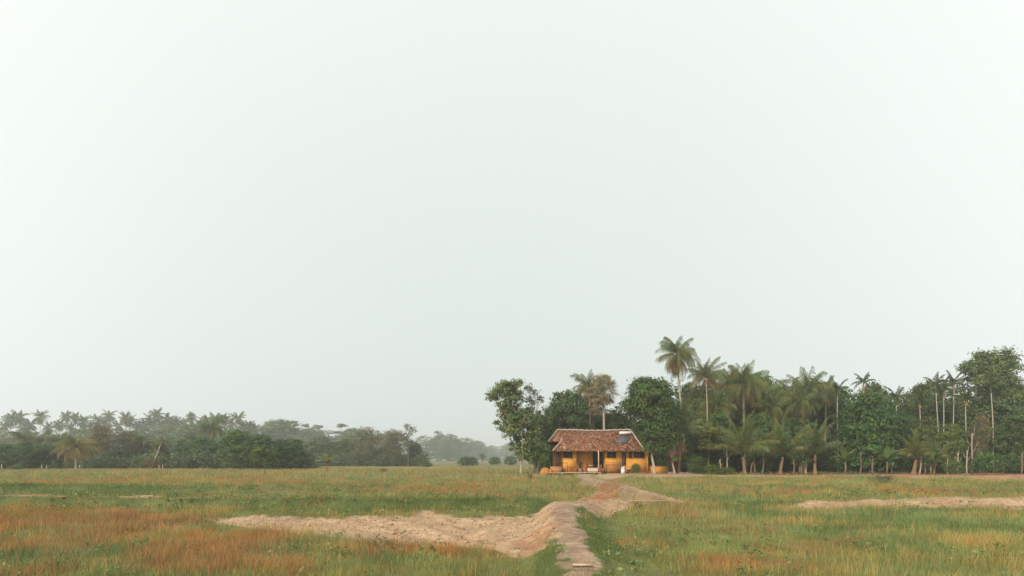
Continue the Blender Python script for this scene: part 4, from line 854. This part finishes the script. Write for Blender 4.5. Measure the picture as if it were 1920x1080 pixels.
MID = [('tall_b', 1303, 87, 765, 56, 'loose tree beneath the thin white trunked coconut palm', (1.2, 1.1, 1)), ('dense_b', 1345, 88, 762, 70, 'bright green tree left of the large front palm', (1.1, 1.1, .9)), ('dense_a', 1428, 88, 775, 70, 'dark tree between the two large front palms', (.8, .95, .9)),
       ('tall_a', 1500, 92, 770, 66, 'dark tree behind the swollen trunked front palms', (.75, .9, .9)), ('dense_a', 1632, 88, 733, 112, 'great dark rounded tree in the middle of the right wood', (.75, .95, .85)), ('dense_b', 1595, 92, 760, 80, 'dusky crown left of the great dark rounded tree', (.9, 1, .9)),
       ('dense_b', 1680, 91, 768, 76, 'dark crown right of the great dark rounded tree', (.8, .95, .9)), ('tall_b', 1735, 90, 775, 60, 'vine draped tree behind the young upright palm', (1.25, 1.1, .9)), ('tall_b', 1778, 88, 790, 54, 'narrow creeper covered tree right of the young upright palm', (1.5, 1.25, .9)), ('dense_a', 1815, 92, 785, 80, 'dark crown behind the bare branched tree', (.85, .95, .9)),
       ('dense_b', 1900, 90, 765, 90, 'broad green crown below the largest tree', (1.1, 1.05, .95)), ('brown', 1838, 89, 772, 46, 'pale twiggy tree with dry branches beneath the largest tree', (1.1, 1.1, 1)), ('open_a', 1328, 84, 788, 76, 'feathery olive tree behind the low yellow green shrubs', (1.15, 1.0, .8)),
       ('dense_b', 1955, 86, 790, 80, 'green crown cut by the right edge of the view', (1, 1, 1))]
for k, px, d, top, wp, lb, tn in MID: tree(k, px, d, top, wp, lb, tint=tn)
# young palms along the front of the wood
palm(1276, 82.5, 738, 'upright young palm with a red brown trunk right of the house', YOUNG[0], .95, crown_h=4.9, r=.15, base_px=1273, bark=REDBARK, skirt=True)
palm(1392, 82, 752, 'large front palm with long drooping yellowish fronds', YOUNG[1], 1.22, crown_h=6.7, r=.22, base_px=1397, bark=REDBARK, bulge=1.7, tint=(1.05, 1.03, .9))
palm(1468, 82, 768, 'front palm on a swollen curved trunk', YOUNG[2], 1.06, crown_h=5.7, r=.22, base_px=1463, bark=REDBARK, bulge=1.8, tint=(1.06, 1.08, .95))
palm(1529, 82.5, 772, 'front palm with an arching crown right of the swollen trunked one', YOUNG[0], 1.0, crown_h=5.2, r=.22, base_px=1528, bark=REDBARK, bulge=1.6)
palm(1715, 82, 793, 'young upright palm with a thick flared orange brown base', YOUNG[1], .82, crown_h=4.4, r=.26, base_px=1713, bark=REDBARK, bulge=1.8, tint=(1.2, 1.08, .9))
palm(1752, 82.5, 822, 'little palm with a stubby trunk right of the thick based palm', YOUNG[2], .55, crown_h=2.6, r=.14, base_px=1751, bark=REDBARK, bulge=1.4)
banana(1585, 82, 838, 'banana plant left of the great dark rounded tree', 0); banana(1663, 82, 838, 'banana plant left of the thick based young palm', 1); banana(1672, 80.5, 866, 'low banana clump at the grass edge near the young palm', 0)
banana(1745, 81.5, 846, 'banana plant between the two short palms', 1); banana(1508, 82.5, 846, 'banana plant under the swollen trunked front palm', 1)
for px, d, top, b, lb, br in ((1349, 82, 862, 1353, 'short pale stump trunk above the yellow green shrubs', PALEBARK), (1362, 82.5, 838, 1364, 'grey bare stem left of the large front palm', PALEBARK), (1410, 82, 868, 1408, 'stubby red brown trunk beside the large front palm', REDBARK), (1414, 82.3, 862, 1415, 'second stubby red brown trunk by the large front palm', REDBARK),
                              (1432, 82, 850, 1430, 'straight orange brown trunk in the dark gap of the wood', REDBARK), (1488, 82.2, 862, 1489, 'thin trunk right of the swollen trunked palm', REDBARK), (1511, 82, 866, 1512, 'thin pale trunk between two front palms', PALEBARK), (1614, 82.5, 850, 1614, 'straight dark trunk below the great dark tree', BARK), (1636, 82, 860, 1636, 'forked thin trunk below the great dark tree', BARK),
                              (1727, 82, 855, 1725, 'thin trunk leaning beside the thick based palm', PALEBARK), (1776, 82.5, 862, 1777, 'thin trunk wrapped in creeper, nearest the little palm', PALEBARK), (1796, 82, 850, 1796, 'pale trunk below the areca palms', PALEBARK), (1813, 82.5, 845, 1813, 'straight grey trunk below the orange fruited areca', PALEBARK), (1823, 84, 812, 1822, 'stout greyish trunk with two bare arms below the largest tree', (.30, .25, .19)),
                              (1880, 82, 858, 1880, 'short trunk standing on the red earth at the right', BARK), (1917, 82, 850, 1915, 'last trunk at the right edge of the wood', BARK)):
    stem(px, d, top, b, lb, .085 if 'stout' not in lb else .11, bark=br)
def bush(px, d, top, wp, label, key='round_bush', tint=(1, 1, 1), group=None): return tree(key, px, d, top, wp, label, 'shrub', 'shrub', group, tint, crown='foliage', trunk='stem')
bush(1192, 81, 866, 19, 'upright rounded shrub before the yellow wall right of the door', tint=(1, 1.15, 1)); bush(1133, 80, 882, 12, 'small shrub at the right end of the deck')
bush(1240, 86, 856, 24, 'dark shrub in the shade behind the two pale trunks', tint=(.8, .9, 1.1)); bush(1335, 81, 868, 36, 'low yellow green shrub right of the stone edging', tint=(1.7, 1.5, .9)); bush(1362, 80.5, 874, 34, 'low yellow green shrub nearest the large front palm', tint=(1.9, 1.55, .9))
bush(1300, 82, 850, 44, 'spreading green shrub above the stone edging', tint=(1.3, 1.25, 1)); bush(1790, 82, 858, 34, 'leafy shrub below the areca palms', tint=(1.5, 1.4, 1)); bush(1850, 82.5, 842, 60, 'rounded green shrub on the red earth under the largest tree', tint=(1.1, 1.3, 1)); bush(1905, 84, 845, 60, 'green shrub at the right edge of the wood', tint=(1, 1.1, 1))
bush(1650, 50, 888, 80, 'wispy brown shrub alone in the right hand meadow', 'wispy_bush', (1, 1, .9))
bush(992, 60, 886, 26, 'wispy shrub in the grass before the tall ragged tree', 'wispy_bush', (1, 1, .9))
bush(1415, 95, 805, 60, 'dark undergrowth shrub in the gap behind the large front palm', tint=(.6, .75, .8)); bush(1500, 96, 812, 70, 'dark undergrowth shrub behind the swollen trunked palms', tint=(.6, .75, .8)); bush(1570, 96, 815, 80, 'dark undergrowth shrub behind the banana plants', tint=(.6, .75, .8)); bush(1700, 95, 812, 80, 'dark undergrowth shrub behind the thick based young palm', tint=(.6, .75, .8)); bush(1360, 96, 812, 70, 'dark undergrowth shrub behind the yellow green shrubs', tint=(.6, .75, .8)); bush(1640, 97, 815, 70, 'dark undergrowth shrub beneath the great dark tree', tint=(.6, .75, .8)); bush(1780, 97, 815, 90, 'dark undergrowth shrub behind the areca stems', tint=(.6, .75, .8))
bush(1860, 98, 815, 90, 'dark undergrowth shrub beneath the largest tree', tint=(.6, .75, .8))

# ------------------------------------------------------------------ the far line of trees on the left
FARP = [(20, 773), (36, 770), (58, 783), (76, 769), (112, 784), (124, 769), (142, 771), (157, 779), (184, 777), (205, 768), (236, 771), (243, 776), (282, 776), (294, 765), (314, 773), (330, 779), (345, 781), (358, 770), (386, 776), (404, 774), (420, 775), (447, 771), (467, 787), (476, 791), (8, 786), (48, 792), (92, 790), (133, 789), (172, 790), (196, 784), (222, 786), (258, 787), (270, 783), (304, 785), (322, 786), (374, 784), (433, 784), (455, 789)]
FARP.sort()
for i, (px, top) in enumerate(FARP):
    d = 385+((i*53) % 50)
    palm(px, d, top, f'hazy coconut palm, {ORD[i]} from the left in the far palm row', FARC[i % 3], .95*1.45+.35*((i*29) % 10)/10, group='coconut palms in the far row', r=.24, base_px=px+((i*17) % 7)-3, tint=(1.0, 1.05, .92), crown_h=4.0)
FARB = [(15, 250, 806, 70), (62, 244, 808, 74), (112, 250, 812, 70), (160, 246, 803, 80), (212, 250, 800, 80), (262, 246, 797, 80), (312, 250, 792, 80), (362, 246, 794, 80), (412, 250, 796, 80), (455, 246, 800, 70), (492, 300, 798, 80), (530, 310, 786, 92), (580, 330, 797, 70), (622, 340, 804, 70), (665, 340, 802, 70), (715, 330, 806, 80),
        (800, 520, 814, 44), (826, 560, 813, 40), (848, 540, 812, 44), (872, 580, 818, 44), (894, 640, 826, 44), (915, 760, 834, 40), (938, 840, 835, 44), (960, 800, 829, 44), (985, 820, 828, 50), (-20, 250, 800, 60)]
FARB.sort()
for i, (px, d, top, wp) in enumerate(FARB):
    d *= 1.35 if px < 760 else 1.2
    k = ('dense_a', 'tall_a', 'dense_b', 'open_a')[i % 4] if px < 480 else ('dense_a', 'dense_b', 'tall_b')[i % 3]
    tree(k, px, d, top, wp*1.15, f'hazy grey green tree, {ORD[i]} from the left in the farthest tree line', group='farthest tree line', tint=(1.05+.2*(i % 3 == 1), 1.15, .95))
for px, d, top, wp, lb in ((641, 290, 792, 36, 'tiered tree poking highest above the middle of the far line'), (597, 300, 794, 30, 'small tiered tree left of the tallest tiered one'), (820, 420, 806, 26, 'hazy tiered treetop right of the pale brown trees'), (573, 300, 792, 26, 'slim hazy treetop beside the big rounded hazy crown')):
    tree('umbrella', px, d*1.3, top, wp, lb)
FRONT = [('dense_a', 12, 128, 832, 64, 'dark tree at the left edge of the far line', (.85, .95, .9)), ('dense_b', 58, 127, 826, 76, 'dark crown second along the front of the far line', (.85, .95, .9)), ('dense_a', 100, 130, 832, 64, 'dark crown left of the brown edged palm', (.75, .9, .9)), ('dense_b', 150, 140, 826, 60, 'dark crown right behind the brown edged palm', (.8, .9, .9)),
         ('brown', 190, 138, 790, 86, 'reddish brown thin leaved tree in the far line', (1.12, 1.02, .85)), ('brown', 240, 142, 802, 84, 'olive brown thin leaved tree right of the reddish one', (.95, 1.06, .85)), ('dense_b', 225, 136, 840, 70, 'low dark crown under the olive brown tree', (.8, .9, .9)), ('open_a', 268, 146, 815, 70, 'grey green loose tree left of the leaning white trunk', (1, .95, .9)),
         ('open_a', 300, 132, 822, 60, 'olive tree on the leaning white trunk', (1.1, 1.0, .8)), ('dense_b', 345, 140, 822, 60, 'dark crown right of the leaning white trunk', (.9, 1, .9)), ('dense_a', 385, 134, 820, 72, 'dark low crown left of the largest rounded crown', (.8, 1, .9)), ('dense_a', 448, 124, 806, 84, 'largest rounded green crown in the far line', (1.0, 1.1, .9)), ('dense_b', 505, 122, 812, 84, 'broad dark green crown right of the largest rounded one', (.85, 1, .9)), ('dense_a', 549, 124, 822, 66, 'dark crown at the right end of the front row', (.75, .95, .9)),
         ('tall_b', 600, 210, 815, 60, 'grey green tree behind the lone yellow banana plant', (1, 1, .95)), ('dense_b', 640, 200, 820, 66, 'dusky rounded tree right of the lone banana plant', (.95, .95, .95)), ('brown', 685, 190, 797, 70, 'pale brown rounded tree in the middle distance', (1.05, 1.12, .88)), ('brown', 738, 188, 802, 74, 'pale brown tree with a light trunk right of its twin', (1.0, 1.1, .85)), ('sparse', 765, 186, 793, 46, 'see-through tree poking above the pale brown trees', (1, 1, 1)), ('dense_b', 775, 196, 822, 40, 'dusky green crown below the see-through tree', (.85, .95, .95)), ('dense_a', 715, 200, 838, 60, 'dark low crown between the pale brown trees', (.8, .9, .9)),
         ('sparse', 905, 230, 850, 30, 'small spindly tree right of the dark round bush', (.9, .9, .9))]
for k, px, d, top, wp, lb, tn in FRONT: tree(k, px, d, top, wp, lb, tint=tn)
tree('open_a', 496, 76, 834, 60, 'small solitary tree standing in the field before the dark crowns', tint=(.95, 1.05, .9), bark=BARK)
for px, d, top, cs, lb, tn in ((45, 160, 803, 1.0, 'green palm head left among the dark crowns', (1, 1, 1)), (72, 165, 806, .95, 'green palm head second from the left among dark crowns', (1, 1, 1)), (112, 160, 808, 1.0, 'green palm head above the brown edged palm', (1, 1, .9)), (366, 165, 812, .95, 'olive palm head left of the dark upright palm', (1.1, 1.05, .8)), (396, 165, 777, 1.25, 'dark upright palm standing before the far palm row', (.9, .95, .85)), (310, 170, 816, .9, 'grey green palm head above the leaning white trunk', (1, .95, .9))):
    palm(px, d, top, lb, CROWN[int(px) % 4], cs, tint=tn, group='palm heads among the front crowns')
palm(139, 122, 822, 'brown edged palm on a pale trunk before the dark crowns', CROWN[0], 1.05, crown_h=1.7, base_px=142, r=.17, tint=(1.5, 1.1, .85))
stem(300, 126, 836, 283, 'leaning white trunk in front of the far line', .11, bark=(.42, .37, .30))
banana(613, 100, 848, 'lone yellow banana plant standing in the left field', 2, None, (.36, .13, .06))
for px, d, top, wp, lb, tn in ((878, 165, 853, 42, 'dark round bush in the misty gap', (.8, .95, .9)), (928, 200, 854, 24, 'hazy round bush right of the dark one', (.9, 1, .95)), (957, 205, 852, 28, 'hazy bush beside the tall ragged tree', (.9, 1, .95)), (30, 118, 870, 26, 'light green bush at the left end of the field', (1.4, 1.35, 1)), (285, 126, 858, 36, 'russet bush at the foot of the leaning white trunk', (2.6, 1.0, .8)), (800, 170, 868, 30, 'low bush at the end of the pale brown trees', (.9, 1, .95))):
    bush(px, d, top, wp, lb, tint=tn)
bush(718, 92, 877, 34, 'low wispy brown shrub in the left field', 'wispy_bush', (.9, .9, .8))
PT = [(3, 872), (78, 872), (87, 874), (149, 873), (298, 873), (305, 872)]
for i, (px, top) in enumerate(PT):
    d = 117; e = empty('fence_post', (X(px, d), d, 0), f'short pale post, {ORD[i]} from the left along the far field edge', 'post', 'posts along the far field edge')
    MB().tube([(0, 0, -.1), (.02, 0, Z(top, d)*.5), (0, 0, Z(top, d))], [.07, .06, .05], 6).put('shaft', M['pale'], e); MB().lathe([(.055, 0), (.06, .05), (.01, .09)], 6, at=(0, 0, Z(top, d)+.002)).put('cap', M['white'] if i != 1 else M['pink'], e)

undergrowth('dark tangled undergrowth filling the foot of the right wood', [(1300, 1700, 93, 101, 3.4, 1500), (1700, 2000, 90, 100, 3.0, 1300), (1010, 1300, 96, 103, 4.0, 900)], .30, [(.035, .06, .022), (.05, .078, .027), (.065, .08, .032)], 301)  # leaf colours darkened to put shade into the gaps between the trunks
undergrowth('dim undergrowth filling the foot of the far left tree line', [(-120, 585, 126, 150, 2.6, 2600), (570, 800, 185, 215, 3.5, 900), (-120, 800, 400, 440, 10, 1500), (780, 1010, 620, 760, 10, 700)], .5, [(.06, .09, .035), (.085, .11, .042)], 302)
# ------------------------------------------------------------------ haze over the whole plain
hz = MB().box((-3400, -140, -2), (3400, 3300, 40)).put('haze', None); hz['kind'] = 'stuff'; hz['label'] = 'thin pale morning haze over the plain'
hm = bpy.data.materials.new('haze'); hm.use_nodes = True; t = hm.node_tree; t.nodes.remove(t.nodes['Principled BSDF'])
pv = N('ShaderNodeVolumePrincipled', t); pv.inputs['Color'].default_value = (.95, .97, 1, 1); pv.inputs['Density'].default_value = .00065; pv.inputs['Anisotropy'].default_value = .35
t.links.new(pv.outputs[0], t.nodes['Material Output'].inputs['Volume']); hz.data.materials.clear(); hz.data.materials.append(hm)
